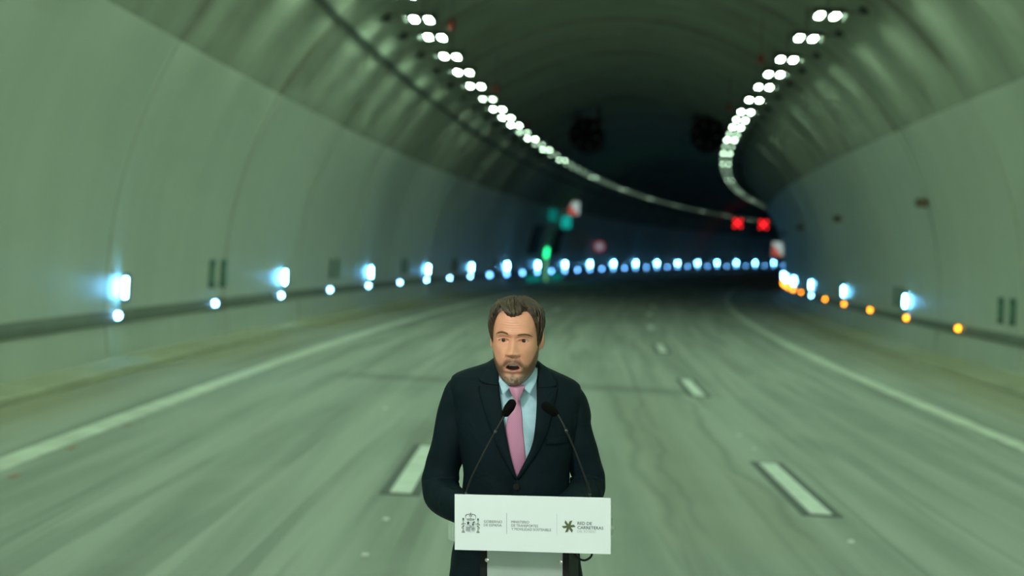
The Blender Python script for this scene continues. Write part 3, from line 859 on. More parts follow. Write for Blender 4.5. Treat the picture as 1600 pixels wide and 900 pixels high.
# castle
dk.poly([(c - 28, 225), (c - 28, 221), (c - 25, 219), (c - 25, 207), (c - 28, 204), (c - 28, 200), (c - 22, 200), (c - 22, 195), (c - 14, 195), (c - 14, 200), (c - 8, 200), (c - 8, 204), (c - 11, 207), (c - 11, 219), (c - 8, 221), (c - 8, 225), (c - 14, 225), (c - 14, 216), (c - 22, 216), (c - 22, 225)][::-1])
# rampant lion
dk.stroke([(c + 27, 196), (c + 22, 204), (c + 18, 213), (c + 14, 226)], 6.5); dk.stroke([(c + 22, 204), (c + 10, 201)], 4); dk.stroke([(c + 19, 211), (c + 9, 214)], 4)
dk.stroke([(c + 18, 214), (c + 25, 226)], 4.5); dk.stroke([(c + 16, 221), (c + 30, 214), (c + 31, 206)], 2.2); dk.dot(c + 26, 198, 5)
# stripes
for i in range(4): md.rect(c - 33 + i * 8, 233, c - 29 + i * 8, 266 + i)
# chains
for r in (6, 13): md.ell(c + 18, 249, r, r + 2, 2.0, 0, 360, 14)
for a in range(0, 360, 45): md.stroke([(c + 18, 249), (c + 18 + 14 * math.cos(math.radians(a)), 249 + 17 * math.sin(math.radians(a)))], 1.4)
lt.dot(c, 232, 9, 11)
for e in (-1, 1):
    pu = c + e * 55
    lt.rect(pu - 6, 184, pu + 6, 266); dk.dot(pu, 176, 7, 5); md.rect(pu - 8, 183, pu + 8, 187); md.dot(pu, 181, 4)
    md.rect(pu - 9, 264, pu + 9, 268); md.rect(pu - 12, 271, pu + 12, 277)
    dk.stroke([(pu - e * 18, 214), (pu, 211), (pu + e * 13, 216), (pu + e * 12, 224)], 4.0)
    dk.stroke([(pu - e * 10, 226), (pu, 231), (pu + e * 12, 240)], 4.5); md.stroke([(pu + e * 13, 244), (pu + e * 2, 250)], 3)
lt.build('crest', M_INKGREY, 0.0005); md.build('crest', M_INKMID, 0.0007); dk.build('crest', M_INK, 0.0009)

# ================================================================ microphones
M_FOAM = mat('mic_foam', (0.004, 0.0045, 0.005), 0.95, bump=0.6, bscale=900, spec=0.1)
M_STEM = mat('mic_stem', (0.030, 0.034, 0.034), 0.35, 0.6)
def microphone(head, stem, label):
    Y = 6.95
    P = [mp(px, py, Y + dy) for px, py, dy in stem]
    foot = P[-1].copy(); foot.z = 1.256
    r = empty('gooseneck_microphone', foot); tag(r, label, 'microphone', 'gooseneck microphones on the lectern')
    pts = catmull(P + [foot], 8)
    link('stem', MB().tube(pts, 0.0033, 10).mesh('stem', True, foot), M_STEM, r)
    i = len(pts) // 2
    for q in (0.30, 0.82):
        j = int(q * (len(pts) - 1))
        link('ring', MB().tube([pts[j], pts[j + 1]], 0.0047, 10).mesh('ring', True, foot), mat('mic_ring', (0.12, 0.13, 0.13), 0.3, 0.8), r)
    a, b = mp(*head[0], Y - 0.03), mp(*head[1], Y)
    d = (b - a)
    L = [a, a + d * 0.25, a + d * 0.6, b]
    link('windscreen', MB().capsule([a + d * 0.22, a + d * 0.5, a + d * 0.86], [0.0135, 0.0150, 0.0125], 16).mesh('windscreen', True, foot), M_FOAM, r)
    link('foot', MB().tube([foot, foot + Vector((0, 0, .008)), foot + Vector((0, 0, .03))], [0.022, 0.020, 0.008], 18).mesh('foot', True, foot), M_BLACK, r)
microphone(((802.5, 626), (789, 648)), [(790.5, 646, 0), (786, 653, 0), (775, 672.5, 0), (757, 706, .01), (739, 742, .02), (731, 762, .03), (728, 778, .035)], 'gooseneck microphone overlapping the pink tie, its foam head leaning inward')
microphone(((848, 631.5), (869, 646.5)), [(868.5, 646, 0), (874, 652, 0), (884, 671, 0), (899, 706, .01), (915.6, 751, .02), (920, 764, .03), (922, 780, .035)], 'gooseneck microphone in front of the plain jacket lapel, foam head tilted up')

# ================================================================ the speaker
PY = 7.25
PB = Vector((0.012, PY, gz(0.012, PY)))
person = empty('person', PB)
tag(person, 'bearded person in dark suit and pink tie speaking behind the lectern', 'person')
def herm(tab, x):                                    # smooth table lookup
    if x <= tab[0][0]: return list(tab[0][1:])
    if x >= tab[-1][0]: return list(tab[-1][1:])
    for i in range(len(tab) - 1):
        if x <= tab[i + 1][0]:
            x0, x1 = tab[i][0], tab[i + 1][0]; t = (x - x0) / (x1 - x0); out = []
            for j in range(1, len(tab[0])):
                def slope(k):
                    if k == 0: return (tab[1][j] - tab[0][j]) / (tab[1][0] - tab[0][0])
                    if k == len(tab) - 1: return (tab[-1][j] - tab[-2][j]) / (tab[-1][0] - tab[-2][0])
                    a = (tab[k][j] - tab[k - 1][j]) / (tab[k][0] - tab[k - 1][0]); b = (tab[k + 1][j] - tab[k][j]) / (tab[k + 1][0] - tab[k][0])
                    return 0 if a * b <= 0 else 2 * a * b / (a + b)
                m0, m1 = slope(i) * (x1 - x0), slope(i + 1) * (x1 - x0)
                out.append((2 * t ** 3 - 3 * t * t + 1) * tab[i][j] + (t ** 3 - 2 * t * t + t) * m0 + (-2 * t ** 3 + 3 * t * t) * tab[i + 1][j] + (t ** 3 - t * t) * m1)
            return out
def sst(a, b, x):
    t = max(0.0, min(1.0, (x - a) / (b - a))); return t * t * (3 - 2 * t)
def gs(x, z, cx, cz, sx, sz): return math.exp(-((x - cx) / sx) ** 2 / 2 - ((z - cz) / sz) ** 2 / 2)

# ---- head, built around its own eye line, facing -y
HEAD = [(-0.136, 0.018, 0.055, 0.000), (-0.131, 0.027, 0.074, 0.010), (-0.122, 0.0385, 0.084, 0.030), (-0.105, 0.0510, 0.0855, 0.055), (-0.085, 0.0600, 0.0855, 0.070), (-0.06, 0.0675, 0.0885, 0.082),
        (-0.03, 0.0708, 0.0885, 0.093), (0.0, 0.0722, 0.0885, 0.100), (0.03, 0.0730, 0.0935, 0.103), (0.055, 0.0725, 0.0910, 0.101), (0.075, 0.070, 0.0835, 0.095), (0.089, 0.0605, 0.0705, 0.083),
        (0.101, 0.047, 0.053, 0.065), (0.1085, 0.032, 0.035, 0.045), (0.1125, 0.016, 0.017, 0.022), (0.1135, 0.001, 0.001, 0.001)]
NF = 2.25
MZ, MW, MH = -0.0775, 0.0205, 0.0098
def mouth_r(x, z): return (abs(x / MW) ** 1.7 + abs((z - MZ + (0.0025 * (x / MW) ** 2)) / MH) ** 1.7) ** (1 / 1.7)
def eye_r(x, z):
    q = abs(x) - 0.0302
    return math.hypot(q / 0.0150, (z - 0.0002 + 0.10 * q) / ((0.0062 if z > 0 else 0.0054) * (1.0 - 0.22 * (q / 0.0145) ** 2 if abs(q) < 0.0145 else 0.78)))
def relief(x, z):
    ax = abs(x)
    nose_p = herm([(-0.052, 0.0), (-0.047, 0.003), (-0.0425, 0.0155), (-0.036, 0.0225), (-0.026, 0.0180), (-0.012, 0.0105), (0.002, 0.0045), (0.014, 0.001), (0.03, 0.0)], z)[0]
    nose_w = herm([(-0.05, 0.0100), (-0.036, 0.0112), (-0.022, 0.0098), (0.0, 0.0085), (0.02, 0.0100)], z)[0]
    d = nose_p * math.exp(-(x / nose_w) ** 2 / 1.5)
    d += 0.0100 * gs(ax, z, 0.0150, -0.0395, 0.0050, 0.0056) + 0.0030 * gs(x, z, 0, -0.0370, 0.0075, 0.0065)
    d -= 0.0065 * gs(ax, z, 0.0085, -0.0470, 0.0036, 0.0022)
    d += 0.0045 * gs(ax, z, 0.028, 0.0205, 0.017, 0.0062) + 0.0018 * gs(x, z, 0, 0.018, 0.012, 0.008)
    d -= 0.0085 * gs(ax, z, 0.0305, 0.001, 0.0145, 0.0100)
    d -= 0.0035 * gs(ax, z, 0.0135, 0.0035, 0.0050, 0.0080)
    e = eye_r(x, z)
    d += 0.0022 * math.exp(-((e - 1.25) / 0.28) ** 2) * (1.2 if z > 0 else 0.8) - 0.0070 * (1 - sst(0.80, 1.05, e))
    d -= 0.0012 * gs(ax, z, 0.030, -0.0135, 0.014, 0.0022) - 0.0012 * gs(ax, z, 0.030, -0.0100, 0.014, 0.0030)
    d += 0.0050 * gs(ax, z, 0.046, -0.028, 0.016, 0.013)
    d -= 0.0028 * math.exp(-(((ax - (0.0165 + (-0.040 - z) * 0.50)) / 0.0035) ** 2)) * sst(-0.085, -0.06, z) * (1 - sst(-0.044, -0.034, z))
    d += 0.0030 * gs(ax, z, 0.030, -0.055, 0.010, 0.012)
    d -= 0.0045 * gs(ax, z, 0.050, -0.072, 0.012, 0.020)
    m = mouth_r(x, z)
    up = z > MZ
    d += (0.0028 if up else 0.0045) * math.exp(-((m - 1.28) / 0.24) ** 2) * math.exp(-(x / 0.020) ** 4)
    d -= 0.026 * (1 - sst(0.72, 1.04, m))
    d += 0.0030 * gs(x, z, 0, -0.060, 0.020, 0.008) - 0.0012 * gs(x, z, 0, -0.0565, 0.003, 0.006)
    d -= 0.0040 * gs(x, z, 0, -0.1005, 0.016, 0.0048)
    d += 0.0060 * gs(x, z, 0, -0.1165, 0.016, 0.0105)
    d += 0.00055 * math.sin(z * 900 + 2.0 * math.cos(x * 40)) * gs(x, z, 0, 0.046, 0.030, 0.013)
    return d
AW = 0.965
def face_y(x, z):
    a, f, b = herm(HEAD, z); a *= AW
    return -f * max(0.0, 1 - (abs(x) / a) ** NF) ** (1 / NF) - relief(x, z)
def skull(phi, z, grow=0.0):                          # phi 0 = front, pi = back, positive = image right
    a, f, b = herm(HEAD, z); a *= AW; s, c = math.sin(phi), math.cos(phi)
    n = NF if c > 0 else 2.15
    x = a * math.copysign(abs(s) ** (2 / n), s)
    y = -f * abs(c) ** (2 / n) if c > 0 else b * abs(c) ** (2 / n)
    return Vector((x, y, z))
hy, hr, hp = math.radians(-6), math.radians(2.0), math.radians(4.0)
HROT = Matrix.Rotation(hr, 3, 'Y') @ Matrix.Rotation(hy, 3, 'Z') @ Matrix.Rotation(hp, 3, 'X')
HC = mp(802.0, 533.0, 7.06) - HROT @ Vector((0, -0.085, 0))
def hw(v): return HC + HROT @ Vector(v)

zrows = []
z = -0.136
while z < 0.1134:
    zrows.append(z); z += 0.0012 if -0.11 < z < 0.03 else (0.002 if z < 0.10 else 0.0008)
zrows.append(0.1135)
NP = 240; phis = []
for k in range(NP):
    t = -1 + 2 * k / NP
    phis.append(math.pi * (0.42 * t + 0.58 * t ** 3))
hv, hb, hl, hm_ = [], [], [], []
BEARD = [(0.0, -0.0475), (0.012, -0.0495), (0.020, -0.0540), (0.027, -0.062), (0.034, -0.0705), (0.042, -0.0715), (0.050, -0.064), (0.058, -0.048), (0.065, -0.028), (0.072, -0.004)]
for z in zrows:
    for ph in phis:
        p = skull(ph, z)
        beard = lip = mth = 0.0
        if p.y < 0.005:
            fr = sst(0.005, -0.02, p.y)
            w = fr
            p.y -= relief(p.x, z) * w
            zc = herm(BEARD, abs(p.x))[0]
            beard = sst(zc + 0.007, zc - 0.011, z) * sst(0.03, -0.01, p.y)
            m = mouth_r(p.x, z)
            lipw = 1.30 if z > MZ else 1.58
            lip = sst(lipw + 0.12, lipw - 0.12, m) * math.exp(-(p.x / 0.026) ** 6)
            mth = 1 - sst(0.86, 1.02, m)
            beard *= 1 - max(lip, mth)
            beard *= 1 - 0.75 * gs(abs(p.x), z, 0.014, -0.1005, 0.008, 0.004)
            beard *= (1 - 0.35 * gs(p.x, z, 0, -0.052, 0.004, 0.006))
        hv.append(hw(p)); hb.append(beard); hl.append(lip * (1 - mth)); hm_.append(mth)
hf = [(i * NP + k, i * NP + (k + 1) % NP, (i + 1) * NP + (k + 1) % NP, (i + 1) * NP + k) for i in range(len(zrows) - 1) for k in range(NP)]
hf.append(tuple(range(NP - 1, -1, -1)))
# ears
def ear(side):
    mb = MB(); rows = []
    for i in range(13):
        r = i / 12; row = []
        for k in range(29):
            a = 2 * math.pi * k / 28
            oy = 0.0165 * math.cos(a) * r * (1.0 + 0.12 * math.sin(a)); oz = 0.0305 * math.sin(a) * r * (1.0 if math.sin(a) > 0 else 1.02)
            oy *= 1 - 0.35 * sst(-0.1, -1.0, math.sin(a))
            rim = 0.0075 * math.exp(-((r - 0.86) / 0.13) ** 2) + 0.0045 * math.exp(-((r - 0.45) / 0.16) ** 2) * max(0, math.cos(a - 0.6)) - 0.004 * (1 - sst(0.15, 0.5, r))
            rim *= 1 - 0.75 * sst(0.70, 1.0, r * abs(math.sin(a)))
            ox = 0.006 + rim + 0.40 * (oy + 0.0165) * 0.6 - (0.014 * sst(0.88, 1.0, r))
            p = Vector((ox, oy, oz)); p = Matrix.Rotation(math.radians(-10), 3, 'X') @ p
            row.append(Vector((side * (0.0635 + 0.85 * p.x), 0.014 + p.y, -0.004 + p.z)))
        rows.append([hw(q) for q in (row if side > 0 else row[::-1])])
    return mb.grid(rows)
# neck and hidden body, arms, legs and hands: remeshed into one skin
body = MB()
ns_ = mp(806, 600, 7.2)
neck_top = hw((0, 0.022, -0.05)); neck_base = Vector((0.014, 7.235, 1.66))
body.tube([neck_top, neck_top.lerp(neck_base, 0.5), neck_base, neck_base - Vector((0, -0.01, 0.08))], [0.056, 0.057, 0.062, 0.085], 28)
body.capsule([(0.012, 7.245, 1.60), (0.012, 7.255, 1.45), (0.01, 7.275, 1.25), (0.0, 7.30, 1.02)], [0.075, 0.085, 0.085, 0.085], 20)
ELB = {-1: (-0.222, 7.27, 1.365), 1: (0.228, 7.27, 1.368)}
WR = {-1: (-0.085, 6.985, 1.302), 1: (0.130, 6.985, 1.302)}
SHD = {-1: (-0.150, 7.245, 1.618), 1: (0.166, 7.245, 1.598)}
ARM = {-1: [(-0.194, 7.26, 1.480), (-0.216, 7.262, 1.375), (-0.203, 7.22, 1.335), (-0.170, 7.14, 1.320), (-0.125, 7.06, 1.308)], 1: [(0.204, 7.26, 1.480), (0.229, 7.262, 1.380), (0.215, 7.22, 1.340), (0.190, 7.14, 1.324), (0.158, 7.06, 1.310)]}
for e in (-1, 1):
    body.capsule([(0.012, 7.245, 1.60), SHD[e]], [0.06, 0.040], 16)
    body.capsule([SHD[e]] + [Vector(q) for q in ARM[e]] + [WR[e]], [0.038, 0.035, 0.030, 0.030, 0.031, 0.028, 0.023], 16)
    hipx = 0.0 + e * 0.09
    body.capsule([(hipx, 7.28, 0.98), (hipx + e * 0.01, 7.27, 0.55), (hipx + e * 0.02, 7.30, 0.13)], [0.075, 0.055, 0.04], 16)
    # hand resting on the shelf: metacarpals form the palm, then bent fingers, thumb from the side of the palm
    W = Vector(WR[e]); fwd = Vector((-e * 0.30, -0.95, -0.06)).normalized(); side = Vector((-e, 0.25, 0)).normalized(); side = (side - fwd * side.dot(fwd)).normalized(); dn = Vector((0, 0, -1))
    for q, (off, L, r) in enumerate(((0.030, 0.062, 0.0092), (0.010, 0.070, 0.0096), (-0.011, 0.064, 0.0092), (-0.031, 0.050, 0.0082))):
        kn = W + fwd * (0.086 - 0.006 * abs(q - 1)) + side * off + dn * 0.004
        body.capsule([W + side * off * 0.55 + fwd * 0.005, W + fwd * 0.045 + side * off * 0.85, kn], [0.0165, 0.0145, 0.0112], 10)
        p1 = kn + fwd * (L * 0.46) * math.cos(0.30) + dn * L * 0.46 * math.sin(0.30)
        p2 = p1 + fwd * (L * 0.32) * math.cos(0.75) + dn * L * 0.32 * math.sin(0.75)
        p3 = p2 + fwd * (L * 0.24) * math.cos(1.05) + dn * L * 0.24 * math.sin(1.05)
        body.capsule([kn, p1, p2, p3], [r + 0.0012, r, r * 0.92, r * 0.82], 10)
    t0 = W + fwd * 0.022 + side * 0.022 + dn * 0.006; t1 = t0 + fwd * 0.034 + side * 0.022 + dn * 0.006; t2 = t1 + fwd * 0.032 + side * 0.008 + dn * 0.004; t3 = t2 + fwd * 0.024 - side * 0.002 + dn * 0.004
    body.capsule([t0, t1, t2, t3], [0.0145, 0.0120, 0.0105, 0.0088], 10)
tmp = bpy.data.objects.new('tmp', body.mesh('tmp')); COL.objects.link(tmp)
md_ = tmp.modifiers.new('r', 'REMESH'); md_.mode = 'VOXEL'; md_.voxel_size = 0.0042
sm_ = tmp.modifiers.new('s', 'SMOOTH'); sm_.iterations = 4; sm_.factor = 0.5
dg = bpy.context.evaluated_depsgraph_get(); dg.update()
bme = bpy.data.meshes.new_from_object(tmp.evaluated_get(dg)); bpy.data.objects.remove(tmp)
bv = [v.co.copy() for v in bme.vertices]; bf = [tuple(p.vertices) for p in bme.polygons]; bpy.data.meshes.remove(bme)
allv, allf = list(hv), list(hf)
for part in (ear(-1), ear(1)):
    k = len(allv); allv += part.v; allf += [tuple(i + k for i in q) for q in part.f]
k = len(allv); allv += bv; allf += [tuple(i + k for i in q) for q in bf]
me = mesh('body', [v - PB for v in allv], allf, smooth=True)
for nm, arr in (('beard', hb), ('lip', hl), ('mouth', hm_)):
    at = me.attributes.new(nm, 'FLOAT', 'POINT')
    at.data.foreach_set('value', arr + [0.0] * (len(allv) - len(arr)))
def skin():
    m, nt, b = new_mat('skin'); h = N(nt)
    tc = h.node('ShaderNodeTexCoord')
    def attr(n):
        a = h.node('ShaderNodeAttribute'); a.attribute_name = n; return a.outputs['Fac']
    n1 = h.noise(tc.outputs['Object'], 35, 4); n2 = h.noise(tc.outputs['Object'], 420, 3, 0.6); n3 = h.noise(tc.outputs['Object'], 90, 3)
    c = h.mix(h.smooth(n1, 0.3, 0.7), (0.66, 0.315, 0.205), (0.73, 0.345, 0.235))
    sep = h.node('ShaderNodeSeparateXYZ'); h.link(tc.outputs['Object'], sep.inputs[0])
    chin = h.math('MULTIPLY', h.smooth(sep.outputs[2], HC.z - PB.z - 0.095, HC.z - PB.z - 0.118), h.smooth(n3, 0.35, 0.6))
    bc = h.mix(h.smooth(n2, 0.35, 0.65), (0.040, 0.022, 0.012), (0.135, 0.078, 0.042))
    bc = h.mix(h.math('MULTIPLY', chin, 0.75), bc, (0.30, 0.27, 0.22))
    cov = h.math('MULTIPLY', attr('beard'), h.math('MULTIPLY_ADD', h.smooth(n2, 0.30, 0.62), 0.24, 0.72))
    c = h.mix(cov, c, bc)
    c = h.mix(h.math('MULTIPLY', attr('lip'), 0.75), c, (0.46, 0.20, 0.17))
    c = h.mix(attr('mouth'), c, (0.045, 0.014, 0.012))
    h.link(c, b.inputs['Base Color'])
    b.inputs['Roughness'].default_value = 0.48
    b.inputs['Specular IOR Level'].default_value = 0.45
    bp = h.node('ShaderNodeBump'); bp.inputs['Strength'].default_value = 0.35; bp.inputs['Distance'].default_value = 0.0016
    h.link(h.math('ADD', h.math('MULTIPLY', n2, h.math('MULTIPLY_ADD', attr('beard'), 1.6, 0.12)), h.math('MULTIPLY', n1, 0.3)), bp.inputs['Height'])
    h.link(bp.outputs[0], b.inputs['Normal'])
    return m
bodyo = link('body', me, skin(), person)

# eyes, brows, teeth
M_EYE = mat('eye_white', (0.60, 0.54, 0.48), 0.25); M_IRIS = mat('iris_brown', (0.050, 0.024, 0.011), 0.25); M_PUP = mat('pupil', (0.006, 0.005, 0.005), 0.15)
for e in (-1, 1):
    ec = Vector((e * 0.0302, face_y(e * 0.0302, 0.0005) - 0.0055 + 0.0122, 0.0005))
    eye = link('eye', MB().sphere(hw(ec), 0.0122, 24, 16).mesh('eye', True, PB), M_EYE, person)
    gaze = Vector((-0.04, -1, 0.0)).normalized()
    def cap_(r, ang, nm, m):
        u = gaze.cross(Vector((0, 0, 1))).normalized(); w = u.cross(gaze)
        P = [[hw(ec + (gaze * math.cos(ang * i / 5) + (u * math.cos(2 * math.pi * k / 20) + w * math.sin(2 * math.pi * k / 20)) * math.sin(ang * i / 5)) * r) for k in range(21)] for i in range(6)]
        link(nm, MB().grid(P).mesh(nm, True, PB), m, eye)
    cap_(0.01235, 0.50, 'iris', M_IRIS); cap_(0.0125, 0.22, 'pupil', M_PUP)
M_BROW = mat('brow_brown', (0.13, 0.070, 0.038), 0.7, bump=0.5, bscale=700)
for pts in ([(-0.0140, 0.0200), (-0.023, 0.0240), (-0.034, 0.0258), (-0.044, 0.0232), (-0.053, 0.0180)], [(0.0125, 0.0185), (0.022, 0.0208), (0.034, 0.0212), (0.044, 0.0188), (0.054, 0.0130)]):
    P = [Vector((x, face_y(x, z) + 0.0006, z)) for x, z in pts]
    P = catmull(P, 5); n = len(P)
    link('eyebrow', MB().tube([hw(p) for p in P], [0.0028 * (0.60 + 0.45 * math.sin(math.pi * min(1, i / (n - 1) * 0.8 + 0.22))) * (1.0 if i < n - 4 else 0.6) * min(1.0, (i + 1.5) / 4) for i in range(n)], 8).mesh('eyebrow', True, PB), M_BROW, person)
tb = []
for k in range(6):
    x = -0.0100 + 0.0040 * k
    link('tooth', MB().box(hw((x, face_y(0, MZ + 0.013) + 0.0125 + 6 * x * x, MZ + 0.0066)), (0.0040, 0.003, 0.0062), HROT, 0.0008).mesh('tooth', True, PB), mat('tooth', (0.42, 0.36, 0.29), 0.3), person)

# hair: a combed volume over the scalp plus swept locks
def hair_mat():
    m, nt, b = new_mat('brown_hair'); h = N(nt)
    tc = h.node('ShaderNodeTexCoord'); n = h.noise(tc.outputs['Object'], 160, 4, 0.6); n2 = h.noise(tc.outputs['Object'], 24, 3)
    c = h.mix(h.smooth(n, 0.3, 0.7), (0.012, 0.007, 0.004), (0.065, 0.041, 0.023))
    c = h.mix(h.math('MULTIPLY', h.smooth(n2, 0.45, 0.7), 0.45), c, (0.115, 0.082, 0.050))
    h.link(c, b.inputs['Base Color']); b.inputs['Roughness'].default_value = 0.42
    return m
M_HAIR = hair_mat()
HL = [(0, 0.0720), (12, 0.0765), (22, 0.0850), (32, 0.0860), (42, 0.0745), (52, 0.056), (60, 0.036), (66, 0.010), (71, -0.016), (84, -0.022), (90, 0.004), (97, 0.024), (112, 0.020), (122, -0.01), (140, -0.045), (180, -0.062)]
def hline(ph): return herm(HL, abs(math.degrees(ph)))[0]
HCEN = Vector((0, 0.008, 0.025))
def hair_pt(ph, t, extra=0.0):
    z0 = hline(ph); z = z0 + (0.1133 - z0) * math.sin(t * math.pi / 2) ** 0.92
    p = skull(ph, z); d = (p - HCEN).normalized()
    front = max(0.0, math.cos(ph))
    side = abs(math.sin(ph))
    th = sst(0, 0.16, t) * (0.0085 - 0.0005 * side + 0.0025 * front * sst(0.2, 0.6, t)) + 0.0015
    if abs(ph) > 1.0 and z < 0.03: th *= 0.75
    return p + d * (th + extra)
rows = []; NT, NH = 26, 180
for i in range(NT + 1):
    t = i / NT; row = []
    for k in range(NH + 1):
        ph = -math.pi + 2 * math.pi * k / NH
        nz = noise.noise(Vector((math.cos(ph) * 14 + t * 1.5, math.sin(ph) * 14, t * 1.2))) * 0.0026 + noise.noise(Vector((math.cos(ph) * 4, math.sin(ph) * 4, t * 2 + 9))) * 0.0030
        fade = 1 - sst(0.9, 1.0, t)
        row.append(hw(hair_pt(ph, t, nz * fade * sst(0, 0.12, t))))
    rows.append(row)
hair = link('hair', MB().grid(rows).mesh('hair', True, PB), M_HAIR, person)
locks = MB(); rng = random.Random(3)
def lock(pts, r):
    P = catmull(pts, 4); n = len(P)
    locks.tube([hw(p) for p in P], [max(0.0004, r * math.sin(math.pi * (0.10 + 0.88 * i / (n - 1))) ** 0.7) for i in range(n)], 6)
for q in range(330):
    ph = rng.uniform(-math.pi, math.pi); t0 = rng.uniform(0.0, 0.62)
    if abs(ph) < 1.15: t0 = rng.uniform(0.0, 0.5)
    drift = rng.uniform(-0.12, 0.12) + (-0.10 if abs(ph) < 1 else 0)
    ln = rng.uniform(0.22, 0.42)
    pts = [hair_pt(ph + drift * s / 4 * (1 + 2 * t0), min(0.985, t0 + ln * s / 4), 0.0012 + 0.0016 * math.sin(math.pi * s / 4) + rng.uniform(-.0008, .0012)) for s in range(5)]
    if abs(ph) > 1.05: pts = pts[::-1]
    lock(pts, rng.uniform(0.0016, 0.0032))
for q in range(46):                                   # forelock falling over the middle of the forehead and swept aside
    x = rng.uniform(-0.026, 0.022); z = 0.0715 + 0.010 * abs((x + 0.003) / 0.026) ** 1.5 + rng.uniform(-0.002, 0.004)
    y = face_y(x, z)
    sw = -0.014 + 0.35 * x
    pts = [Vector((x, y - 0.001, z)), Vector((x + sw * .2, y - 0.007, z + 0.010)), Vector((x + sw * .6, y + 0.001, z + 0.022)), Vector((x + sw * 1.0, y + 0.020, z + 0.033)), Vector((x + sw * 1.3, y + 0.044, z + 0.039))]
    lock(pts, rng.uniform(0.0020, 0.0036))
lo = link('hair_locks', locks.mesh('hair_locks', True, PB), M_HAIR, hair)
lo['kind'] = 'stuff'

# ---- suit
def cloth(name, col, scale, depth, rough=0.75):
    m, nt, b = new_mat(name); h = N(nt)
    tc = h.node('ShaderNodeTexCoord')
    w = h.noise(tc.outputs['Object'], scale, 2, 0.6); big = h.noise(tc.outputs['Object'], 9, 4, 0.6, 0.8)
    c = h.mix(h.smooth(big, 0.3, 0.7), tuple(q * 0.85 for q in col), tuple(q * 1.15 for q in col))
    h.link(c, b.inputs['Base Color']); b.inputs['Roughness'].default_value = rough
    b.inputs['Sheen Weight'].default_value = 0.0; b.inputs['Sheen Roughness'].default_value = 0.5
    b.inputs['Specular IOR Level'].default_value = 0.12
    bp = h.node('ShaderNodeBump'); bp.inputs['Strength'].default_value = 0.5; bp.inputs['Distance'].default_value = depth
    h.link(h.math('ADD', big, h.math('MULTIPLY', w, 0.08)), bp.inputs['Height']); h.link(bp.outputs[0], b.inputs['Normal'])
    return m
M_SUIT = cloth('navy_wool', (0.0030, 0.0105, 0.0150), 700, 0.012)
M_SHIRT = cloth('blue_shirt', (0.37, 0.58, 0.70), 900, 0.006, 0.7)
XC = 0.012
TORSO = [(0.80, .205, .115, .145), (0.95, .212, .122, .150), (1.10, .202, .120, .140), (1.25, .178, .116, .125), (1.40, .160, .118, .115), (1.50, .176, .125, .120), (1.58, .190, .123, .122), (1.63, .1965, .113, .118),
         (1.655, .1985, .103, .110), (1.672, .1965, .094, .102), (1.685, .193, .087, .096), (1.697, .180, .081, .091), (1.709, .156, .075, .086), (1.722, .122, .069, .081), (1.736, .088, .063, .076), (1.752, .066, .058, .071)]
NJ = 2.4
def tyc(z): return herm([(0.8, 7.30), (1.1, 7.285), (1.4, 7.25), (1.6, 7.235), (1.75, 7.22)], z)[0]
def shear(x, z): return -0.066 * (x - XC) * sst(1.35, 1.60, z)
def jf(x, z, da=0.0, df=0.0):
    z0 = z - shear(x, z); a, f, b = herm(TORSO, z0)
    return tyc(z0) - (f + df) * max(0.10, 1 - (abs(x - XC) / (a + da)) ** NJ) ** (1 / NJ)
EDGE = [(0.80, -0.075, 0.075), (0.95, -0.03, 0.03), (1.12, 0.008, -0.010), (1.30, 0.012, -0.012), (1.385, 0.010, -0.010), (1.415, -0.006, 0.012), (1.454, -0.0165, 0.031), (1.492, -0.024, 0.046), (1.537, -0.032, 0.055), (1.589, -0.042, 0.0595), (1.645, -0.048, 0.062), (1.724, -0.052, 0.0625), (1.752, -0.053, 0.060)]
def torso_rings(da, df, zs, open_front, n=120, lift=0.0):
    rows = []
    for z in zs:
        a, f, b = herm(TORSO, z); a += da; f += df; b += df
        if open_front:
            xl, xr = herm(EDGE, z)
            def ang(x): return math.asin(math.copysign(min(1.0, abs(x / a)) ** (NJ / 2), x))
            p0, p1 = ang(xr), 2 * math.pi + ang(xl)
        else: p0, p1 = 0.0, 2 * math.pi
        row = []
        for k in range(n + 1):
            ph = p0 + (p1 - p0) * k / n; s, c_ = math.sin(ph), math.cos(ph)
            x = XC + a * math.copysign(abs(s) ** (2 / NJ), s)
            y = tyc(z) + (-f if c_ > 0 else b) * abs(c_) ** (2 / NJ)
            if open_front and z < 1.40:
                if k < 8: y -= 0.006 * (1 - k / 8)
                if k > n - 8: y += 0.003 * (1 - (n - k) / 8)
            # soft folds of cloth
            if open_front:
                wv = math.sin(z * 60 + 5 * math.sin(ph * 2) + x * 30) * 0.0016 * sst(1.50, 1.36, z) * sst(1.0, 1.2, z)
                wv += 0.0025 * noise.noise(Vector((x * 9, y * 9, z * 7)))
                wv -= 0.004 * math.exp(-((z - 1.375 - 0.35 * abs(x - XC)) / 0.012) ** 2) * math.exp(-((x - XC) / 0.07) ** 2) * (1 if c_ > 0 else 0)
                nrm = Vector((x - XC, (y - tyc(z)), 0)); nrm = nrm.normalized() if nrm.length > 1e-6 else nrm
                x += nrm.x * wv; y += nrm.y * wv
            row.append(Vector((x, y, z + shear(x, z))))
        rows.append(row)
    return rows
zs = [0.80 + 0.02 * i for i in range(35)] + [1.50 + 0.01 * i for i in range(15)] + [1.65 + 0.003 * i for i in range(35)]
jacket = link('jacket', MB().grid(torso_rings(0, 0, zs, True)).mesh('jacket', True, PB), M_SUIT, person)
sol = jacket.modifiers.new('thick', 'SOLIDIFY'); sol.thickness = 0.005; sol.offset = -1
zsh = [1.05 + 0.02 * i for i in range(30)] + [1.65 + 0.004 * i for i in range(23)]
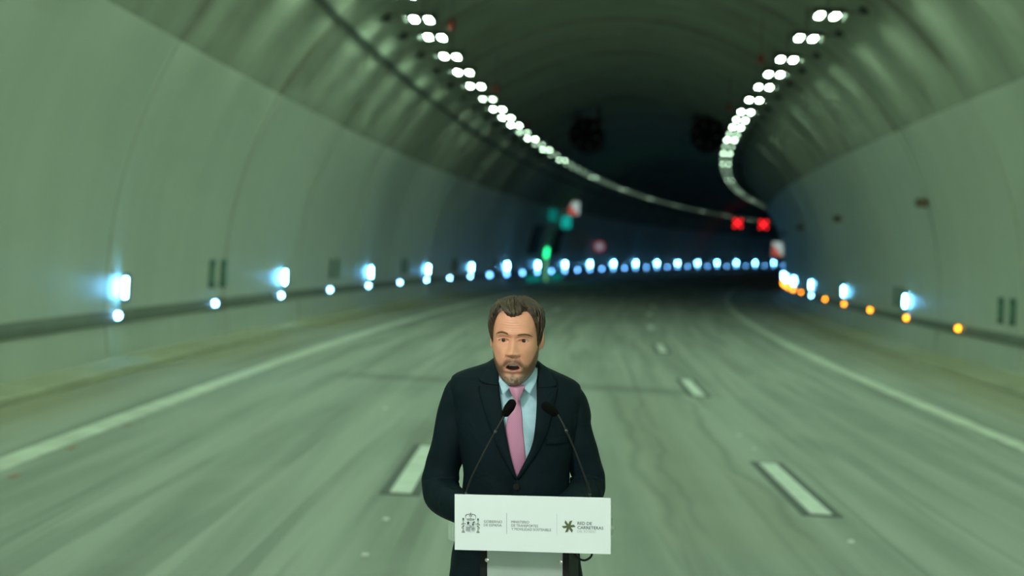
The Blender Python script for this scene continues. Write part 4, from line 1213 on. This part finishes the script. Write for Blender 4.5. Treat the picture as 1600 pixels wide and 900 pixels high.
shirt = link('shirt', MB().grid(torso_rings(-0.010, -0.010, zsh, False)).mesh('shirt', True, PB), M_SHIRT, person)
# sleeves
def sleeve(e):
    if e < 0:
        P = [(-0.118, 7.24, 1.674), (-0.142, 7.242, 1.656), (-0.160, 7.245, 1.615), (-0.174, 7.25, 1.560), (-0.194, 7.26, 1.480), (-0.212, 7.27, 1.415), (-0.219, 7.268, 1.368), (-0.205, 7.225, 1.338), (-0.170, 7.14, 1.322), (-0.128, 7.06, 1.312), (-0.096, 7.005, 1.304)]
        R = [0.036, 0.054, 0.058, 0.055, 0.053, 0.053, 0.056, 0.056, 0.051, 0.046, 0.040]
    else:
        P = [(0.142, 7.24, 1.650), (0.164, 7.242, 1.630), (0.178, 7.245, 1.590), (0.184, 7.25, 1.545), (0.204, 7.26, 1.480), (0.226, 7.27, 1.415), (0.231, 7.268, 1.372), (0.216, 7.225, 1.342), (0.190, 7.14, 1.326), (0.160, 7.06, 1.316), (0.141, 7.005, 1.306)]
        R = [0.036, 0.054, 0.058, 0.056, 0.054, 0.049, 0.053, 0.055, 0.051, 0.046, 0.040]
    n = 7; pts = catmull(P, n); rad = [v.x for v in catmull([(r, 0, 0) for r in R], n)]
    def fold(t, a):
        w = 0.060 * math.sin(t * 62 + 2.2 * math.sin(a + e) + e) * math.exp(-((t - 0.60) / 0.16) ** 2) * (0.6 + 0.4 * math.cos(a - 1.0))
        w += 0.040 * math.sin(t * 30 + 3 * math.sin(a * 1.0 + 1.5)) * math.exp(-((t - 0.33) / 0.14) ** 2)
        w += 0.05 * noise.noise(Vector((math.cos(a) * 1.3, math.sin(a) * 1.3, t * 9 + e * 5)))
        return 1 + w
    mb = MB().tube(pts, rad, 40, False, fold)
    o = link('sleeve', mb.mesh('sleeve', True, PB), M_SUIT, jacket); return o
for e in (-1, 1):
    s_ = sleeve(e); q = s_.modifiers.new('thick', 'SOLIDIFY'); q.thickness = 0.004; q.offset = -1
    W = Vector(WR[e]); B = W + (Vector(ELB[e]) - W).normalized() * 0.04
    link('cuff', MB().tube([B, W + (W - B) * 0.1], [0.034, 0.0325], 28, False).mesh('cuff', True, PB), M_SHIRT, shirt)
# lapels and jacket collar, laid on the jacket front
def on_front(px, py, lift):
    p = mp(px, py, 7.12)
    for _ in range(3):
        y = jf(p.x, p.z) - lift; p = mp(px, py, y)
    return p
def flap(name, rows, m, lift_in, lift_out, nn=9, parent=None):
    out = []
    for py, a, b in rows:
        out.append([on_front(a + (b - a) * k / nn, (py if not isinstance(py, tuple) else py[0] + (py[1] - py[0]) * k / nn), lift_in + (lift_out - lift_in) * k / nn + 0.004 * math.sin(math.pi * k / nn)) for k in range(nn + 1)])
    # refine along
    fine = []
    for j in range(len(out[0])):
        fine.append(catmull([r[j] for r in out], 4))
    P = [[fine[j][i] for j in range(len(fine))] for i in range(len(fine[0]))]
    o = link(name, MB().grid(P).mesh(name, True, PB), m, parent or jacket)
    s = o.modifiers.new('thick', 'SOLIDIFY'); s.thickness = 0.0035; s.offset = 0
    return o
flap('lapel', [((600, 601), 779.5, 756), ((611, 606), 780.5, 747.5), (634, 783.5, 754), (657, 787, 761.5), (680, 791, 770), (704, 795.5, 779.5), (725, 800.5, 791), (748, 807, 804)], M_SUIT, 0.004, 0.003)
flap('lapel', [((605, 607), 840.5, 862.5), ((612, 607.5), 840, 871), (634, 839, 865.5), (652, 838, 861), (672, 836.5, 856), (690, 833, 848.5), (706, 827.5, 840.5), (722, 820, 830), (748, 807, 811)], M_SUIT, 0.006, 0.004)
flap('collar', [((566, 568), 777, 767), ((576, 575), 778, 762), ((588, 586), 779, 754), ((600, 593.5), 780, 748.5), ((602, 599), 780, 757)], M_SUIT, 0.009, 0.006)
flap('collar', [((570, 571.5), 842, 850), ((578, 578), 841.5, 857), ((589, 589), 841, 865), ((603, 600), 840.5, 871), ((606, 605.5), 840, 862.5)], M_SUIT, 0.009, 0.006)
# back of the collar
P = []
for i in range(25):
    a = math.radians(70 + 220 * i / 24)
    P.append([Vector((XC + r * math.sin(a), 7.222 - r * 1.05 * math.cos(a), z)) for r, z in ((0.066, 1.722), (0.063, 1.752), (0.060, 1.768), (0.057, 1.752))])
link('collar', MB().grid(P).mesh('collar', True, PB), M_SUIT, jacket)
flap('pocket', [((683.5, 681), 853, 886), ((695, 692), 852.5, 885.5)], M_SUIT, 0.0015, 0.0015)
bt = on_front(806.6, 760.5, 0.010)
link('button', MB().disc(bt, (0, 1, 0), 0.0095, 0.004, 18).mesh('button', False, PB), mat('button_dark', (0.004, 0.006, 0.007), 0.5, spec=0.15), jacket)
# shirt collar and placket
def flat_patch(name, A, Bq, m, parent, n=8, bulge=0.003):
    rows = [[Vector(mp(*A[i])).lerp(Vector(mp(*Bq[i])), k / n) + Vector((0, -bulge * math.sin(math.pi * k / n), 0)) for k in range(n + 1)] for i in range(len(A))]
    fine = [catmull([r[j] for r in rows], 4) for j in range(n + 1)]
    P = [[fine[j][i] for j in range(n + 1)] for i in range(len(fine[0]))]
    o = link(name, MB().grid(P).mesh(name, True, PB), m, parent)
    s = o.modifiers.new('thick', 'SOLIDIFY'); s.thickness = 0.0022; s.offset = 0
    return o
flat_patch('collar_wing', [(776.5, 566, 7.19), (784, 580, 7.155), (793, 592, 7.128), (801.5, 601.5, 7.112)], [(777, 576, 7.18), (779, 594, 7.135), (783, 607, 7.110), (785.6, 616.5, 7.098)], M_SHIRT, shirt)
flat_patch('collar_wing', [(839.5, 571, 7.18), (832.5, 582, 7.155), (823, 592, 7.128), (813, 601.5, 7.112)], [(840, 580, 7.165), (838, 595, 7.135), (833, 606, 7.110), (828, 615.5, 7.098)], M_SHIRT, shirt)
P = []
for i in range(33):
    a = 2 * math.pi * i / 32
    P.append([Vector((XC + 0.003 + r * math.sin(a), 7.205 - r * 1.05 * math.cos(a), z)) for r, z in ((0.058, 1.690), (0.056, 1.715), (0.054, 1.740 - 0.015 * math.cos(a)), (0.052, 1.735 - 0.015 * math.cos(a)))])
link('collar_stand', MB().grid(P).mesh('collar_stand', True, PB), M_SHIRT, shirt)
# tie
def tie_mat():
    m, nt, b = new_mat('pink_tie'); h = N(nt)
    tc = h.node('ShaderNodeTexCoord'); v = h.node('ShaderNodeTexVoronoi'); v.inputs['Scale'].default_value = 170
    v.inputs['Randomness'].default_value = 0.0
    sx = h.node('ShaderNodeSeparateXYZ'); h.link(tc.outputs['Object'], sx.inputs[0])
    h.link(h.comb(h.math('ADD', sx.outputs[0], sx.outputs[2]), h.math('SUBTRACT', sx.outputs[2], sx.outputs[0])), v.inputs['Vector']); v.voronoi_dimensions = '2D'
    c = h.mix(h.smooth(v.outputs['Distance'], 0.25, 0.5), (0.56, 0.28, 0.42), (0.42, 0.15, 0.30))
    h.link(c, b.inputs['Base Color']); b.inputs['Roughness'].default_value = 0.5; b.inputs['Sheen Weight'].default_value = 0.3
    return m
M_TIE = tie_mat()
def tie_rows(rows, base, bulge):
    out = []
    for py, a, b, y in rows:
        z_ = mp(800, py, 7.12).z
        if base: y = jf(XC, z_) + base * (1 + 1.2 * sst(1.44, 1.40, z_))
        out.append([mp(a + (b - a) * k / 12, py, y - bulge * math.sin(math.pi * k / 12)) for k in range(13)])
    fine = [catmull([r[j] for r in out], 5) for j in range(13)]
    return [[fine[j][i] for j in range(13)] for i in range(len(fine[0]))]
tie = link('tie', MB().grid(tie_rows([(622, 803, 812.5, 7.098), (634, 799, 814, 7.102), (650, 794, 816, 7.104), (670, 789.5, 817, 7.108), (700, 788.5, 820, 7.112), (735, 789, 823, 7.114), (770, 790, 825, 7.118)], 0.008, 0.005)).mesh('tie', True, PB), M_TIE, person)
knot = link('knot', MB().grid(tie_rows([(600, 797.5, 818, 7.118), (604, 795, 820, 7.102), (612, 797.5, 817.5, 7.096), (620, 801, 814, 7.095), (626, 802.8, 812.2, 7.098)], 0, 0.010)).mesh('knot', True, PB), M_TIE, tie)
for o in (tie, knot):
    s = o.modifiers.new('thick', 'SOLIDIFY'); s.thickness = 0.003; s.offset = 1
# trousers and shoes
tr = MB()
tr.tube([(0.0, 7.30, 1.10), (0.0, 7.30, 1.0), (0.0, 7.30, 0.90)], [0.150, 0.160, 0.165], 32, True, lambda t, a: 1 / math.sqrt((math.cos(a) / 0.58) ** 2 + math.sin(a) ** 2))
trousers = link('trousers', tr.mesh('trousers', True, PB), M_SUIT, person)
for e in (-1, 1):
    x = e * 0.09
    pts = catmull([(x * 0.8, 7.30, 1.0), (x, 7.295, 0.86), (x + e * 0.008, 7.272, 0.52), (x + e * 0.014, 7.295, 0.25), (x + e * 0.016, 7.295, 0.085)], 6)
    link('trouser_leg', MB().tube(pts, [0.094 - 0.026 * i / (len(pts) - 1) for i in range(len(pts))], 28, False, lambda t, a: 1 + 0.03 * noise.noise(Vector((math.cos(a), math.sin(a), t * 8)))).mesh('trouser_leg', True, PB), M_SUIT, trousers)
    fx = x + e * 0.016; g = gz(fx, 7.2)
    prof = [(7.375, 0.028, 0.055), (7.35, 0.037, 0.085), (7.30, 0.040, 0.095), (7.24, 0.041, 0.075), (7.17, 0.047, 0.055), (7.11, 0.045, 0.045), (7.075, 0.030, 0.035), (7.066, 0.012, 0.022)]
    rows = []
    for y, w, hgt in prof:
        row = []
        for k in range(21):
            a = 2 * math.pi * k / 20
            row.append(Vector((fx + w * math.cos(a), y, g + 0.002 + max(0.0, 0.30 + math.sin(a)) / 1.30 * hgt)))
        rows.append(row)
    mb = MB().grid(rows); mb.add(rows[0], [tuple(range(20))]); mb.add(rows[-1], [tuple(range(19, -1, -1))])
    link('shoe', mb.mesh('shoe', True, PB), mat('shoe_leather', (0.012, 0.010, 0.009), 0.25), person)
